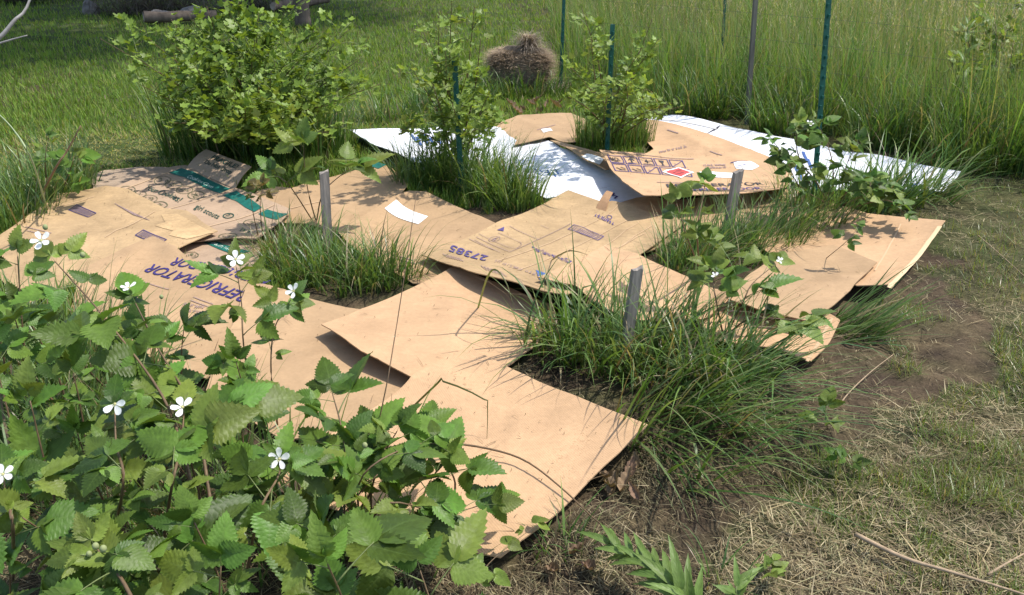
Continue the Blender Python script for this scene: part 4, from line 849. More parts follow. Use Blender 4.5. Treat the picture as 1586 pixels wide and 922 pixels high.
# foreground thicket: canes whose tips are seen against the cardboard
bramble('tall blackberry cane with a white flower, leaning over the torn barcode sheet', [[D(300, 760, 1.35), D(255, 620, 1.55), D(160, 490, 1.72), D(85, 405, 1.85)]], .068, 9, flowers=[(D(64, 373, 1.84), up_(.1, -.6, .7), .022)], buds=[(D(128, 395, 1.72), .006), (D(70, 352, 1.83), .006)], t0=.15)
bramble('blackberry cane topped by broad leaves before the upside-down violet lettering', [[D(330, 800, 1.4), D(300, 640, 1.6), D(245, 540, 1.75), D(210, 470, 1.85)]], .078, 7, flowers=[(D(200, 446, 1.86), up_(0, -.3, .9), .018, 1)], buds=[(D(250, 460, 1.8), .005)], t0=.25)
bramble('slim blackberry cane with white flower beside the second teal-banded piece', [[G(395, 640, .02), D(378, 540, 2.15), D(374, 470, 2.22), D(366, 415, 2.25)]], .066, 6, flowers=[(D(365, 402, 2.24), up_(.4, -.5, .6), .024)], t0=.35, radius=.0035)
bramble('blackberry cane with twin white flowers before the stake with dry stems', [[G(430, 660, .02), D(420, 580, 2.15), D(425, 510, 2.2), D(450, 465, 2.22)]], .061, 6, flowers=[(D(455, 451, 2.2), up_(-.2, -.6, .6), .022, 1)], t0=.35, radius=.0035)
bramble('upright blackberry shoot with large leaf against the tan cardboard edge', [[G(520, 760, .02), D(535, 720, 1.75), D(528, 660, 1.85), D(515, 610, 1.92)]], .083, 5, kinds='g', t0=.4)
bramble('blackberry cane with many small leaves reaching over the front cardboard', [[G(560, 830, .02), D(560, 740, 1.6), D(640, 690, 1.72), D(690, 690, 1.8)], [G(560, 840, .02), D(600, 780, 1.55), D(690, 795, 1.68), D(770, 775, 1.75)]], .059, 7, kinds='ggy', buds=[(D(565, 690, 1.66), .007)], t0=.45, radius=.003)
bramble('flowering blackberry cane with an open five-petalled flower among dark leaves', [[G(380, 900, .0), D(400, 800, 1.35), D(430, 740, 1.45), D(434, 722, 1.47)]], .073, 7, flowers=[(D(433, 711, 1.46), up_(0, -.75, .6), .022)], t0=.3)
bramble('blackberry cane with paired white flowers over yellowish young leaves', [[G(250, 860, .0), D(265, 760, 1.3), D(280, 690, 1.42), D(285, 640, 1.5)]], .068, 8, kinds='gyy', flowers=[(D(283, 631, 1.49), up_(.1, -.5, .8), .022, 1)], buds=[(D(262, 668, 1.44), .006)], t0=.25)
bramble('blackberry cane with a half-fallen white flower in the thicket', [[G(160, 880, .0), D(190, 760, 1.25), D(180, 690, 1.4), D(178, 640, 1.46)]], .068, 7, flowers=[(D(178, 626, 1.45), up_(-.1, -.8, .5), .022, 2)], t0=.25)
bramble('leafy blackberry cane with a white flower beside long grass blades', [[G(20, 900, .0), D(20, 820, 1.15), D(10, 770, 1.25), D(6, 745, 1.28)]], .065, 7, flowers=[(D(5, 735, 1.27), up_(.2, -.6, .7), .018)], t0=.25)
bramble('blackberry cane with a pale bud cluster and light green leaves', [[D(230, 980, .95), D(190, 900, 1.05), D(165, 870, 1.1), D(150, 850, 1.12)]], .066, 6, kinds='yyg', buds=[(D(148, 846, 1.11), .006), (D(160, 850, 1.1), .006), (D(138, 858, 1.1), .005)], t0=.1)
rr = random.Random(3); tips = []
for row, (py, d, xs) in enumerate([(385, 2.25, range(-30, 40, 50)), (440, 2.1, range(-20, 120, 70)), (490, 1.93, range(0, 330, 105)), (560, 1.74, range(0, 450, 115)), (640, 1.55, range(20, 480, 120)), (730, 1.42, range(10, 600, 125)), (810, 1.24, range(30, 620, 125)), (890, 1.08, range(0, 660, 125)), (950, .98, range(40, 560, 140))]):
    for px in xs:
        tips.append((px + rr.uniform(-35, 35), py + rr.uniform(-25, 35), d * rr.uniform(.95, 1.18)))
tips += [(615, 668, 1.80), (685, 722, 1.76), (640, 790, 1.58), (585, 735, 1.66), (660, 690, 1.85), (545, 690, 1.78)]
for i, (px, py, d) in enumerate(tips):
    tip = D(px, py, d); base = Vector((tip.x + rr.uniform(-.18, .1), tip.y + rr.uniform(-.12, .3), 0)); base.z = float(gz(base.x, base.y)); tip.z = max(tip.z, .25)
    bramble('leafy blackberry cane without flowers in the foreground thicket', [arch(base, tip, .06, rr.uniform(-.08, .08))], 0.076 * rr.uniform(.85, 1.15), 5, 'bramble canes of the foreground thicket', kinds='gggy', t0=.38)
# bramble thicket parts standing in the cardboard
BS = .052
bramble('blackberry shoot with jagged leaves behind the stake with dry stems', [[G(490, 345, 0), D(478, 300, 4.25), D(472, 260, 4.25), D(470, 225, 4.25)], [G(490, 345, 0), D(500, 300, 4.2), D(530, 270, 4.2), D(545, 262, 4.2)], [G(486, 345, 0), D(450, 290, 4.25), D(425, 270, 4.25)]], .115, 3, kinds='gyg', t0=.55, n5=.0)
bramble('small bronze-leaved shoot beside the pinkish cookie box', [[G(402, 375, 0), D(392, 330, 3.85), D(388, 300, 3.85)], [G(408, 375, 0), D(403, 320, 3.85), D(407, 285, 3.85)]], .045, 3, kinds='rrg', t0=.6, radius=.003, n5=0)
bramble('blackberry shoot with bright leaves beside the leaning stake', [[G(1085, 430, 0), D(1080, 360, 3.3), D(1088, 310, 3.35), D(1092, 285, 3.38)], [G(1090, 430, 0), D(1065, 370, 3.25), D(1048, 315, 3.3)], [G(1090, 430, 0), D(1095, 390, 3.2), D(1100, 375, 3.2)]], .070, 3, kinds='gyy', t0=.4, n5=0)
bramble('blackberry shoot with white flowers at the edge of the plain right-hand sheet', [[G(1120, 520, 0), D(1110, 470, 2.85), D(1105, 440, 2.9), D(1108, 420, 2.92)], [G(1125, 520, 0), D(1150, 470, 2.85), D(1165, 440, 2.9), D(1200, 410, 3.0)], [G(1125, 520, 0), D(1160, 495, 2.8), D(1220, 495, 2.75), D(1240, 498, 2.72)]], .080, 5, kinds='ggy', flowers=[(D(1108, 428, 2.86), up_(0, -.5, .8), .016, 2), (D(1208, 404, 2.98), up_(.2, -.5, .8), .015, 1)], buds=[(D(1188, 500, 2.72), .006)], t0=.35, n5=0)
bramble('leafy bramble around the tall green post over the white cardboard', [[G(1285, 318, 0), D(1255, 270, 4.35), D(1215, 240, 4.35), D(1195, 215, 4.35)], [G(1290, 318, 0), D(1290, 260, 4.35), D(1280, 220, 4.4), D(1262, 185, 4.4)], [G(1295, 318, 0), D(1330, 280, 4.3), D(1370, 290, 4.3), D(1395, 310, 4.25)], [G(1300, 320, 0), D(1340, 300, 4.25), D(1350, 280, 4.25)], [G(1290, 320, 0), D(1240, 290, 4.3), D(1220, 250, 4.3)], [G(1300, 322, 0), D(1310, 260, 4.35), D(1330, 220, 4.35)], [G(1310, 325, 0), D(1370, 310, 4.2), D(1400, 330, 4.15)], [G(1270, 318, 0), D(1235, 235, 4.4), D(1240, 190, 4.4)]], .064, 11, kinds='ggyg', flowers=[(D(1254, 192, 4.36), up_(0, -.5, .8), .02)], t0=.2, n5=0)
bramble('trailing bramble shoot lying on the far end of the right-hand sheet', [[G(1280, 400, .05), D(1310, 375, 3.6), D(1330, 352, 3.65)]], .04, 5, kinds='g', t0=.3, radius=.002, n5=0)
bramble('bramble seedling on the dark soil below the small cardboard corner', [[G(1282, 665, 0), G(1280, 655, .06), G(1278, 645, .10)]], .05, 4, kinds='gy', t0=.3, radius=.002, n5=0, cat='seedling')
bramble('flat three-leaved seedling on the dark soil beside the reddish crumbs', [[G(1310, 722, 0), G(1310, 718, .03), G(1308, 712, .05)]], .045, 2, kinds='g', t0=.4, radius=.002, n5=0, cat='seedling')
bramble('pale small seedling on the straw', [[G(1190, 895, 0), G(1190, 888, .03), G(1188, 880, .05)]], .035, 4, kinds='y', t0=.3, radius=.002, n5=0, cat='seedling')
bramble('bramble shoot at the near tip of the front cardboard', [[G(735, 940, .0), D(740, 905, 1.55), D(760, 870, 1.6), D(828, 815, 1.75)]], .05, 5, kinds='gy', t0=.2, radius=.002, n5=0)
bramble('low leafy weed beside the broken brown stem', [[G(75, 300, 0), D(70, 250, 4.6), D(75, 215, 4.6)], [G(95, 300, 0), D(110, 260, 4.6), D(115, 240, 4.6)]], .07, 7, kinds='gyg', t0=.15, n5=0, cat='weed', name='weed')
# lance-leaved weed
LANCE = [leafmesh('leaf', M_LANCE, 12, .13, .03, .5, .25 + .1 * k, .9, k, pleat=.0) for k in range(3)]
def lance_weed(label, pts, n, size, r=.004):
    P = curve_pts(pts, 16); root = empty('lance_leaved_weed', P[0], label, 'weed'); root.location = P[0]
    obj('stem', tubemesh('stem', P, [r * (1 - .6 * i / 15) for i in range(16)], M_CANEG, 6, P[0]), parent=root)
    for i in range(n):
        t = .12 + .88 * i / n; f = t * 15; j = min(int(f), 14); p = P[j].lerp(P[j + 1], f - j); tg = (P[j + 1] - P[j]).normalized(); a = i * 2.4
        sd_ = tg.cross(Vector((0, 0, 1))).normalized(); u2 = sd_.cross(tg); d = tg * .9 + sd_ * math.cos(a) * .8 + u2 * (math.sin(a) * .5 + .25)
        q = obj('leaf', random.choice(LANCE), parent=root); s_ = size * random.uniform(.75, 1.15) * (1 - .35 * t)
        q.matrix_local = Matrix.Translation(p - root.location) @ frame(d, Vector((0, -.4, 1))).to_4x4() @ Matrix.Diagonal((s_, s_, s_, 1))
lance_weed('weed with long narrow green leaves leaning over straw and dead leaves', [G(1090, 990, .0), D(1060, 925, 1.45), D(1010, 880, 1.54), D(940, 840, 1.66)], 36, .125)
lance_weed('smaller narrow-leaved weed beside the leaning lance-leaved weed', [G(1150, 960, .0), D(1140, 920, 1.5), D(1145, 895, 1.53)], 9, .10)
lance_weed('bright young goldenrod in the tall meadow', [D(1490, 240, 6.0), D(1492, 120, 6.0), D(1497, 60, 6.0), D(1500, 35, 6.0)], 14, .17)

# ------------------------------------------------------------------ currant shrubs
def currant_leaf(m):
    V = [(0, 0, 0)]; UV = [(0, 0)]; out = []
    lob = [(.30, -2.2), (.55, -1.75), (.42, -1.35), (.78, -.95), (.55, -.55), (.92, -.18), (1.0, 0), (.92, .18), (.55, .55), (.78, .95), (.42, 1.35), (.55, 1.75), (.30, 2.2)]
    for r, a in lob: V.append((.25 + r * .8 * math.cos(a), r * .8 * math.sin(a), .14 * abs(math.sin(a)) * r + .05 * math.cos(3 * a))); UV.append((r * math.sin(a), .3 + r * .7 * math.cos(a)))
    V.append((.25, 0, -.02)); UV.append((0, .3)); c = len(V) - 1; n = len(lob)
    Fc = [(c, i, i + 1) for i in range(1, n)] + [(c, n, 0), (c, 0, 1)]
    return npmesh('leaf', V, [np.array(Fc)], m, uv=UV), np.array(V), np.array(Fc)
CL, CLV, CLF = currant_leaf(M_CURR)
def shrub(label, base, tips, nleaf, size, spread, group=None, name='currant_bush', bright=1.0, twigs=5, berries=0):
    base = Vector(base); root = empty(name, base, label, 'bush', group); root.location = base; spots = []
    for tip in tips:
        tip = Vector(tip); b = base + Vector((random.uniform(-.08, .08), random.uniform(-.06, .06), 0)); mid = b.lerp(tip, .5) + Vector((random.uniform(-.05, .05), random.uniform(-.08, .08), .08)); P = curve_pts([b, mid, tip], 14)
        obj('cane', tubemesh('cane', P, [.006 * (1 - .7 * i / 13) for i in range(14)], M_CANE, 5, base), parent=root)
        for k in range(twigs):
            t = random.uniform(.25, .95); j = int(t * 13); p = P[j]; d = Vector((random.uniform(-1, 1), random.uniform(-1, 1), random.uniform(-.1, .9))).normalized() * random.uniform(.5, 1) * spread
            Q = curve_pts([p, p + d * .5 + Vector((0, 0, .02)), p + d], 6); obj('twig', tubemesh('twig', Q, [.0025] * 6, M_CANEG, 4, base), parent=root)
            for q in range(8): spots.append((Q[min(5, int(random.random() ** .7 * 6))], d))
        for k in range(10): j = random.randint(4, 13); spots.append((P[j], Vector((random.uniform(-1, 1), random.uniform(-1, 1), .2))))
    rec = []
    for i in range(nleaf):
        p, d = random.choice(spots); p = p + Vector((random.gauss(0, .025), random.gauss(0, .025), random.gauss(0, .025))); dd = d.normalized() + Vector((random.uniform(-1, 1), random.uniform(-1, 1), random.uniform(-.4, .5)))
        up = Vector((random.uniform(-.7, .7), random.uniform(-.9, .4), 1)); s_ = size * random.uniform(.6, 1.25); rec.append((p, dd, up, s_))
    rec.sort(key=lambda r: (r[0] - Vector((0, 0, CH))).length - r[3] * 8)
    for p, d, up, s_ in rec[:300]:
        q = obj('leaf', CL, parent=root); q.matrix_local = Matrix.Translation(p - base) @ frame(d, up).to_4x4() @ Matrix.Diagonal((s_, s_, s_, 1))
    if len(rec) > 300:
        Vs, Fs, Cs = [], [], []; o = 0
        for p, d, up, s_ in rec[300:]:
            A = np.array(frame(d, up)); v = CLV @ A.T * s_ + np.array((p - base)[:]); Vs.append(v); Fs.append(CLF + o); o += len(v)
            Cs.append(np.tile(np.array([.165, .245, .040]) * random.uniform(.7, 1.3) * bright, (len(v), 1)))
        f = obj('foliage', npmesh('foliage', np.concatenate(Vs), [np.concatenate(Fs)], M_FOL, np.concatenate(Cs)), parent=root); f['kind'] = 'stuff'
    return root
random.seed(21)
BB = G(400, 234)
tips = [D(px, py, d) for px, py, d in [(155, 60, 5.43), (205, 85, 5.33), (215, 130, 5.23), (260, 60, 5.63), (265, 30, 5.73), (300, 100, 5.23), (320, 10, 5.83), (330, 60, 5.53), (350, 130, 5.13), (370, 0, 5.93), (395, 60, 5.53), (400, 20, 5.93), (420, 110, 5.13), (440, 20, 5.93), (470, 60, 5.63), (480, 120, 5.23), (510, 50, 5.73), (540, 45, 5.83), (560, 90, 5.63), (545, 130, 5.43), (520, 160, 5.23), (290, 170, 5.13), (250, 160, 5.28), (380, 170, 5.03), (450, 170, 5.08), (300, 205, 4.9), (345, 215, 4.85), (400, 212, 4.85), (455, 212, 4.9), (510, 205, 4.95), (260, 190, 5.0), (230, 60, 5.5), (290, 20, 5.8), (430, 0, 5.9), (345, -10, 5.9), (590, 130, 5.53)]]
shrub('broad green currant bush sprawling beside the shaded lawn', BB, tips, 5600, .050, .30, twigs=9)
SB = G(713, 258)
tips = [D(px, py, d) for px, py, d in [(680, 20, 4.92), (700, -10, 5.02), (735, 10, 4.97), (655, 50, 4.82), (745, 60, 4.82), (690, 80, 4.82), (725, 110, 4.82), (670, 130, 4.72), (760, 140, 4.82), (640, 110, 4.82), (780, 190, 4.72), (620, 200, 4.72), (700, 160, 4.67), (740, 200, 4.67)]]
shrub('slender upright currant bush rising above its green post and the white cardboard', SB, tips, 1250, .046, .13, twigs=6)
SB = G(945, 224)
tips = [D(px, py, d) for px, py, d in [(900, 10, 5.42), (915, 60, 5.32), (1010, 30, 5.52), (990, 80, 5.42), (1020, 60, 5.52), (880, 100, 5.32), (905, 130, 5.22), (970, 130, 5.22), (1000, 150, 5.22), (1040, 160, 5.27), (880, 150, 5.22), (940, 150, 5.17), (1055, 165, 5.32)]]
shrub('open currant bush with two tall leafy arms beside the short green post', SB, tips, 1100, .045, .12, twigs=6)
shrub('leafy sapling in the tall meadow near the goldenrod', G(1520, 200), [D(1470, 90, 6.5), D(1500, 40, 6.8), D(1540, 20, 6.8), D(1570, 60, 6.6), D(1580, 0, 7)], 520, .06, .3, name='meadow_shrub')
# berries / dry leaf caught near the shrub
# ------------------------------------------------------------------ posts, stakes, wire
def tpost(label, px, ytop, ybase, dx, h_extra=0.0, width=.034, group='green steel posts'):
    b = G(px + dx, ybase); b.z = float(gz(b.x, b.y)) - .03
    t = D(px, ytop, b.y)
    t.z += h_extra
    root = empty('steel_post', b, label, 'post', group); root.location = b; ax = (t - b)
    prof = [(-.5, 0), (.5, 0), (.5, .12), (.08, .12), (.08, .75), (-.08, .75), (-.08, .12), (-.5, .12)]
    x = Vector((1, .25, 0)).normalized(); y = Vector((-.25, 1, 0)).normalized(); V = []
    for f in (0, 1):
        for u, v in prof: V.append(tuple(ax * f + x * u * width + y * v * width))
    n = len(prof); Fq = [(i, (i + 1) % n, n + (i + 1) % n, n + i) for i in range(n)]; me = bpy.data.meshes.new('post'); me.from_pydata(V, [], Fq + [tuple(range(n, 2 * n)), tuple(range(n - 1, -1, -1))]); me.update()
    obj('post', me, M_POST, root)
    L = ax.length; N = int(L / .055); Vs = []; Fs = []
    for i in range(1, N):
        c = ax * (i / N) + x * (.14 * width if i % 2 else -.14 * width) - y * .006; o = len(Vs)
        for a in (-1, 1):
            for b_ in (-1, 1):
                for d_ in (-1, 1): Vs.append(tuple(c + x * a * .006 + y * b_ * .007 + Vector((0, 0, d_ * .008))))
        Fs += [tuple(o + k for k in f) for f in ((0, 1, 3, 2), (4, 6, 7, 5), (0, 4, 5, 1), (2, 3, 7, 6), (0, 2, 6, 4), (1, 5, 7, 3))]
    me = bpy.data.meshes.new('studs'); me.from_pydata(Vs, [], Fs); me.update(); q = obj('studs', me, M_POST, root); q['kind'] = 'stuff'
tpost('green steel post rising through the slender upright currant bush', 704, 94, 300, 12)
tpost('short green steel post beside the open two-armed currant bush', 949, 38, 244, -9)
tpost('tall green steel post rising from the bramble on the white cardboard', 1278, 0, 325, -18, .25)
tpost('green steel post at the corner of the meadow beside the hay bale', 874, 0, 138, -6, .25)
tpost('green steel post half hidden inside the broad currant bush', 384, 25, 230, 6)
tpost('far thin green steel post in the meadow grass', 1121, 0, 120, -4, .3)
# weathered fence post in the wire line
b = G(1157, 192); tpb = D(1173, -40, b.y)
def woodpost(name, label, b, t, w, m, ragged=.01, seed=0, cat='stake', group=None, d=None):
    r = random.Random(seed); ax = t - b; x = Vector((1, .35, 0)).normalized(); y = Vector((-.35, 1, 0)).normalized(); V = []; n = 8; rows = 12; d = d or w * .6
    ring_ = [(-1, -1), (-.2, -1.04), (.4, -1), (1, -1), (1, .1), (1, 1), (0, 1), (-1, 1)]
    for i in range(rows + 1):
        f = i / rows; sc = 1.0 - .04 * f
        for k, (u, v) in enumerate(ring_):
            p = ax * f + x * u * w / 2 * (sc + r.uniform(-.03, .03)) + y * v * d / 2 * (sc + r.uniform(-.03, .03))
            if i == rows: p = p + ax.normalized() * (r.uniform(-ragged, ragged) + u * ragged * .6)
            V.append(tuple(p))
    Fq = [(i * n + k, i * n + (k + 1) % n, (i + 1) * n + (k + 1) % n, (i + 1) * n + k) for i in range(rows) for k in range(n)]
    V.append(tuple(ax + ax.normalized() * ragged * .3)); c = len(V) - 1; Ft = [(c, rows * n + k, rows * n + (k + 1) % n) for k in range(n)]
    me = bpy.data.meshes.new(name); me.from_pydata(V, [], Fq + Ft); me.update(); o = obj(name, me, m); o.location = b; return tag(o, label, cat, group)
woodpost('fence_post', 'grey weathered fence post standing in the meadow edge', b - Vector((0, 0, .03)), tpb, .038, M_POSTW, .01, 1, 'post')
def stake(label, base, top, w, seed):
    b = G(*base); b.z = float(gz(b.x, b.y)) - .04; t = D(top[0], top[1], b.y + top[2]); woodpost('wooden_stake', label, b, t, w, M_WOOD, .008, seed)
stake('grey wooden stake standing in the clump with brown dry stems', (508, 392), (502, 266, .02), .048, 2)
stake('grey wooden stake in the dense grass clump beside the bare soil', (966, 552), (987, 416, .0), .042, 3)
stake('leaning split wooden stake among brambles before the hazard symbol sheet', (1122, 372), (1144, 264, .02), .050, 4)
# wire fence strung behind
posts = [Vector((p.x, p.y + .05, 0)) for p in FP] + [Vector((FP[-1].x + 3, FP[-1].y - .6, 0))]
V, Fq = [], []; o_ = 0; Pz = []
wires = []
for h in (.1, .3, .5, .7, .9, 1.1, 1.3): wires.append([p + Vector((0, 0, h)) for p in posts])
for a, b in zip(posts[:-1], posts[1:]):
    n = max(1, int((b - a).length / .3))
    for i in range(n): q = a.lerp(b, i / n); wires.append([q + Vector((0, 0, .06)), q + Vector((0, 0, 1.3))])
root = empty('wire_fence', posts[0], 'thin wire mesh fence strung before the tall meadow', 'fence'); root.location = posts[0]
for i, wv in enumerate(wires[:7]): obj('wire', tubemesh('wire', wv, .0009, M_WIRE, 4, posts[0]), parent=root)
Vs, Qs, Ts = [], [], []
for wv in wires[7:]:
    v, q, t = tube(wv, .0008, 4); o_ = len(Vs); Vs += [tuple(p - posts[0]) for p in v]; Qs += [tuple(k + o_ for k in f) for f in q]; Ts += [tuple(k + o_ for k in f) for f in t]
q = obj('upright_wires', npmesh('upright_wires', Vs, [np.array(Qs), np.array(Ts)], M_WIRE), parent=root); q['kind'] = 'stuff'

# ------------------------------------------------------------------ hay bale, dead leaves, background
hb = G(805, 138); hb.z = float(gz(hb.x, hb.y)) - .02
root = empty('hay_bale', hb, 'slumped brown hay heap with a knob, at the lawn edge', 'hay'); root.location = hb
def haysurf(a, v):
    w, d, h = .30, .24, .40; ca, sa = np.cos(a), np.sin(a); e = .45
    x = w * np.sign(ca) * np.abs(ca) ** e; y = d * np.sign(sa) * np.abs(sa) ** e
    f = np.clip(v, 0, 1); return x, y, h
bm = bmesh.new(); bmesh.ops.create_icosphere(bm, subdivisions=4, radius=1)
for v in bm.verts:
    c = v.co.copy(); q = [math.copysign(abs(t_) ** .6, t_) for t_ in c]; n_ = 1 + .12 * (float(vnoise(c.x * 3 + c.z, c.y * 3 + c.z * 2, .5, 3)) - .5)
    v.co = (q[0] * .30 * n_, q[1] * .24 * n_, (q[2] * .5 + .5) * .44 * n_)
bmesh.ops.create_icosphere(bm, subdivisions=3, radius=.10, matrix=Matrix.Translation((.085, -.04, .42)) @ Matrix.Diagonal((.7, .7, 1.2, 1)))
me = bpy.data.meshes.new('core'); bm.to_mesh(me); bm.free(); obj('core', me, mat('hay_core', (.17, .135, .10), .95, .05, noise=[(30, .5, (1, 1, .3))], bump=(50, 1, (1, 1, .3))), root)
n = 8000; a = rng.uniform(0, 6.28, n); u = rng.uniform(-.15, 1, n); rr_ = np.sqrt(np.maximum(0, 1 - np.maximum(u, 0) ** 2))
q = np.stack([np.cos(a) * rr_, np.sin(a) * rr_, np.clip(u, -.9, 1)], -1); q = np.sign(q) * np.abs(q) ** .6
hp = np.stack([q[:, 0] * .31, q[:, 1] * .25, (q[:, 2] * .5 + .5) * .43], -1); kb = rng.random(n) < .2
kq = rng.normal(size=(n, 3)); kq /= np.linalg.norm(kq, axis=1)[:, None]; hp[kb] = kq[kb] * [.075, .075, .13] + [.085, -.04, .44]
HC = np.array([(.30, .245, .185), (.23, .185, .14), (.38, .32, .24), (.26, .21, .165)])
V, Fs, C = blades(hp, rng.uniform(.06, .18, n), a + rng.normal(0, 1.0, n), rng.uniform(1.1, 2.5, n), rng.uniform(.2, 1.2, n), rng.uniform(.003, .006, n), 4, HC[rng.integers(0, 4, n)] * rng.uniform(.7, 1.7, (n, 1)) * np.array([1.0, .93, .82]))
n2_ = 900; a2 = rng.uniform(0, 6.28, n2_); hb2 = np.stack([.085 + np.cos(a2) * .05 * rng.random(n2_), -.05 + np.sin(a2) * .05 * rng.random(n2_), rng.uniform(.38, .50, n2_)], -1)
T2 = blades(hb2, rng.uniform(.12, .30, n2_), a2, rng.uniform(.2, 1.2, n2_), rng.uniform(1.6, 3.0, n2_), rng.uniform(.003, .006, n2_), 5, HC[rng.integers(0, 4, n2_)] * rng.uniform(.5, 1.4, (n2_, 1)))
n3_ = 1500; a3 = rng.uniform(0, 6.28, n3_); r3 = rng.uniform(.85, 1.5, n3_); hb3 = np.stack([np.cos(a3) * .33 * r3, np.sin(a3) * .27 * r3, rng.uniform(.0, .08, n3_)], -1)
T3 = blades(hb3, rng.uniform(.06, .22, n3_), rng.uniform(0, 6.28, n3_), rng.uniform(1.0, 1.7, n3_), rng.uniform(-.2, .6, n3_), rng.uniform(.003, .006, n3_), 4, HC[rng.integers(0, 4, n3_)] * rng.uniform(.6, 1.3, (n3_, 1)))
V, Fs, C = merge([(V, Fs, C), T2, T3])
V[:, 2] = np.maximum(V[:, 2], .0); f = obj('straw', npmesh('straw', V, Fs, M_DRY, C), parent=root); f['kind'] = 'stuff'
DL = leafmesh('dead_leaf', M_DEADLEAF, 14, .30, .18, 1.3, -.7, 1, 5, pleat=.06)
for i, (px, py) in enumerate([(955, 738), (972, 748), (938, 755), (985, 735), (960, 765), (945, 775), (880, 865), (905, 880), (850, 880), (990, 782), (1050, 900)]):
    p = G(px, py); p.z = float(gz(p.x, p.y)) + .02; d_ = obj('dead_leaf', DL); s_ = random.uniform(.05, .09)
    d_.matrix_world = Matrix.Translation(p) @ Matrix.Rotation(random.uniform(0, 6.3), 4, 'Z') @ Matrix.Rotation(random.uniform(-.5, .5), 4, 'X') @ Matrix.Diagonal((s_, s_, s_, 1)); tag(d_, 'curled dry brown leaf on the straw beside the front cardboard', 'dead leaf', 'dead leaves by the front cardboard')
for i, (px, py) in enumerate([(800, 172), (815, 174), (830, 170), (845, 172), (860, 168), (822, 166), (838, 177), (870, 173), (810, 180)]):
    p = G(px, py); p.z = float(gz(p.x, p.y)) + .03; d_ = obj('dead_leaf', DL); s_ = random.uniform(.07, .12)
    d_.matrix_world = Matrix.Translation(p) @ Matrix.Rotation(random.uniform(0, 6.3), 4, 'Z') @ Matrix.Rotation(random.uniform(-.5, .5), 4, 'X') @ Matrix.Diagonal((s_, s_, s_, 1)); tag(d_, 'dry brown leaf in the litter below the hay bale', 'dead leaf', 'dead leaves below the hay')
# logs, stones and brush behind the lawn
def log(label, a, b, r, seed):
    a = Vector(a); b = Vector(b); P = [a.lerp(b, i / 8) + Vector((0, 0, random.uniform(-.01, .01))) for i in range(9)]; V, q, t = tube([p - a for p in P], [r * random.uniform(.93, 1.07) for _ in P], 14)
    root = empty('log', a, label, 'log'); root.location = a
    obj('bark', npmesh('bark', [tuple(v) for v in V], [np.array(q)], M_BARK), parent=root); d_ = (b - a).normalized()
    for e, s_ in ((Vector((0, 0, 0)), -1), (b - a, 1)):
        x = d_.orthogonal().normalized(); y = d_.cross(x); vs = [tuple(e + d_ * s_ * .002)] + [tuple(e + d_ * s_ * .002 + (x * math.cos(k * .449) + y * math.sin(k * .449)) * r * .95) for k in range(14)]
        obj('cut_end', npmesh('cut_end', vs, [np.array([(0, 1 + k, 1 + (k + 1) % 14) for k in range(14)])], M_LOGEND), parent=root)
log('short upright pale log end behind the broad currant bush', G(470, 40), G(470, 40) + Vector((.0, 0, .45)), .13, 1)
log('dark log lying in the brush behind the broad currant bush', G(225, 40) + Vector((0, 0, .14)), G(330, 36) + Vector((0, .2, .10)), .09, 2)
log('mossy log lying across the back of the shaded lawn', G(420, 22) + Vector((0, .2, .12)), G(500, 12) + Vector((0, .5, .12)), .08, 3)
def rock(label, p, sx, sy, sz, seed):
    bm = bmesh.new(); bmesh.ops.create_icosphere(bm, subdivisions=3, radius=1)
    for v in bm.verts:
        c = v.co; k = 1 + .35 * (float(vnoise(c.x * 2 + seed, c.y * 2 + c.z * 1.7, .8, seed)) - .5); v.co = (c.x * sx * k, c.y * sy * k, c.z * sz * k + sz * .55)
    me = bpy.data.meshes.new('field_stone'); bm.to_mesh(me); bm.free(); me.materials.append(M_ROCK); o = obj('field_stone', me, loc=p); tag(o, label, 'stone')
rock('brown stump-like stone on the shaded lawn', G(142, 22), .17, .14, .16, 1)
rock('grey stone in the brush beside the dark log', G(250, 34), .2, .15, .13, 2)
rock('flat grey stone behind the broad currant bush', G(300, 30), .26, .2, .14, 3)
n = 6000; c1 = G(60, 2); c2 = G(215, 22); c3 = G(400, 14); cs = np.array([(c1.x, c1.y), (c1.x - .8, c1.y), (c2.x, c2.y), (c3.x, c3.y), (c2.x + .6, c2.y + .3)]); w_ = rng.integers(0, 5, n)
bp = np.stack([cs[w_, 0] + rng.normal(0, .45, n), cs[w_, 1] + rng.normal(0, .22, n), rng.random(n) ** 2 * .42], -1)
stuff('brush_pile', 'dark pile of dead twigs along the back of the shaded lawn', 'brush', [blades(bp, rng.uniform(.2, .7, n), rng.uniform(0, 6.28, n), rng.uniform(.7, 1.6, n), rng.uniform(-.4, .6, n), rng.uniform(.006, .014, n), 4, np.array([.13, .105, .085]) * rng.uniform(.5, 1.5, (n, 1)))], M_DRY)
random.seed(5)
hed = G(690, -4)
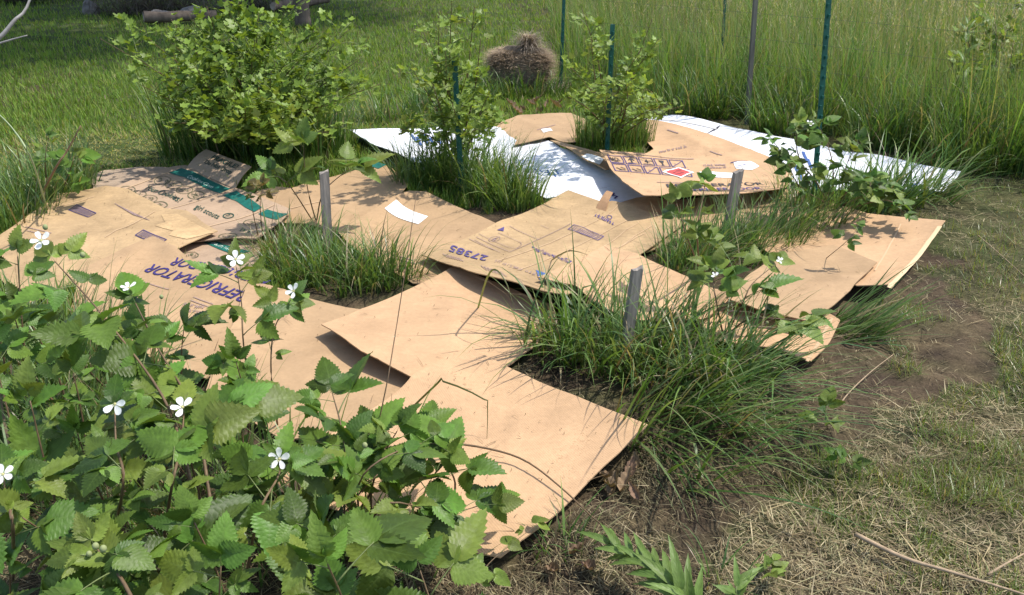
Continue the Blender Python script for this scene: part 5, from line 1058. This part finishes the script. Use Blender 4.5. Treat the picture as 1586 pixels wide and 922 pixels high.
shrub('dark low hedge shrub at the far side of the lawn', Vector((hed.x, hed.y + .5, 0)), [Vector((hed.x + random.uniform(-1.1, 1.0), hed.y + .5 + random.uniform(-.4, .5), random.uniform(.15, 1.2))) for _ in range(22)], 1800, .075, .35, name='hedge_shrub', bright=.7)
# trees above the frame that shade the far lawn
def tree(label, base, h, crown_c, crown_r, n, seed):
    r = np.random.default_rng(seed); root = empty('tree', base, label, 'tree'); root.location = base; base = Vector(base)
    top = Vector(crown_c); P = curve_pts([base, base.lerp(top, .5) + Vector((.15, 0, 0)), top], 10)
    obj('trunk', tubemesh('trunk', P, [.24 * (1 - .06 * i) for i in range(10)], M_BARK, 12, base), parent=root)
    ctr = []
    for i in range(16):
        v = Vector(r.normal(size=3)).normalized(); e = top + Vector((v.x * crown_r[0], v.y * crown_r[1], v.z * crown_r[2])) * float(r.uniform(.5, .95)); s_ = P[5 + i % 4]
        obj('limb', tubemesh('limb', curve_pts([s_, s_.lerp(e, .5) + Vector((0, 0, .2)), e], 7), [.08 - .01 * k for k in range(7)], M_BARK, 6, base), parent=root); ctr.append(e)
    ctr = np.array([c[:] for c in ctr]); k = r.integers(0, 16, n); p = ctr[k] + r.normal(0, 1, (n, 3)) * np.array([.85, .85, .6]) - np.array(base[:])
    V, Fs, C = blades(p, r.uniform(.14, .24, n), r.uniform(0, 6.28, n), r.uniform(.6, 2.2, n), r.uniform(0, .6, n), r.uniform(.10, .16, n), 2, np.tile([.06, .115, .025], (n, 1)) * r.uniform(.7, 1.3, (n, 1)))
    f = obj('crown', npmesh('crown', V, Fs, M_FOL, C), parent=root)
sh = Vector((math.sin(SUN_AZ), math.cos(SUN_AZ), 0)) / math.tan(SUN_EL)
for i, (gx_, gy_, cz, lab) in enumerate([(-6.6, 15.6, 9.0, 'leafy tree shading the middle of the far lawn'), (-13.5, 14.5, 8.0, 'leafy tree shading the lawn beside the dead branches')]):
    c = Vector((gx_, gy_, 0)) + sh * cz + Vector((0, 0, cz)); b = Vector((c.x + .3, 21.0, -.02))
    tree(lab, b, 6, c, (4.3, 6.8, 2.6), 26000, 60 + i)
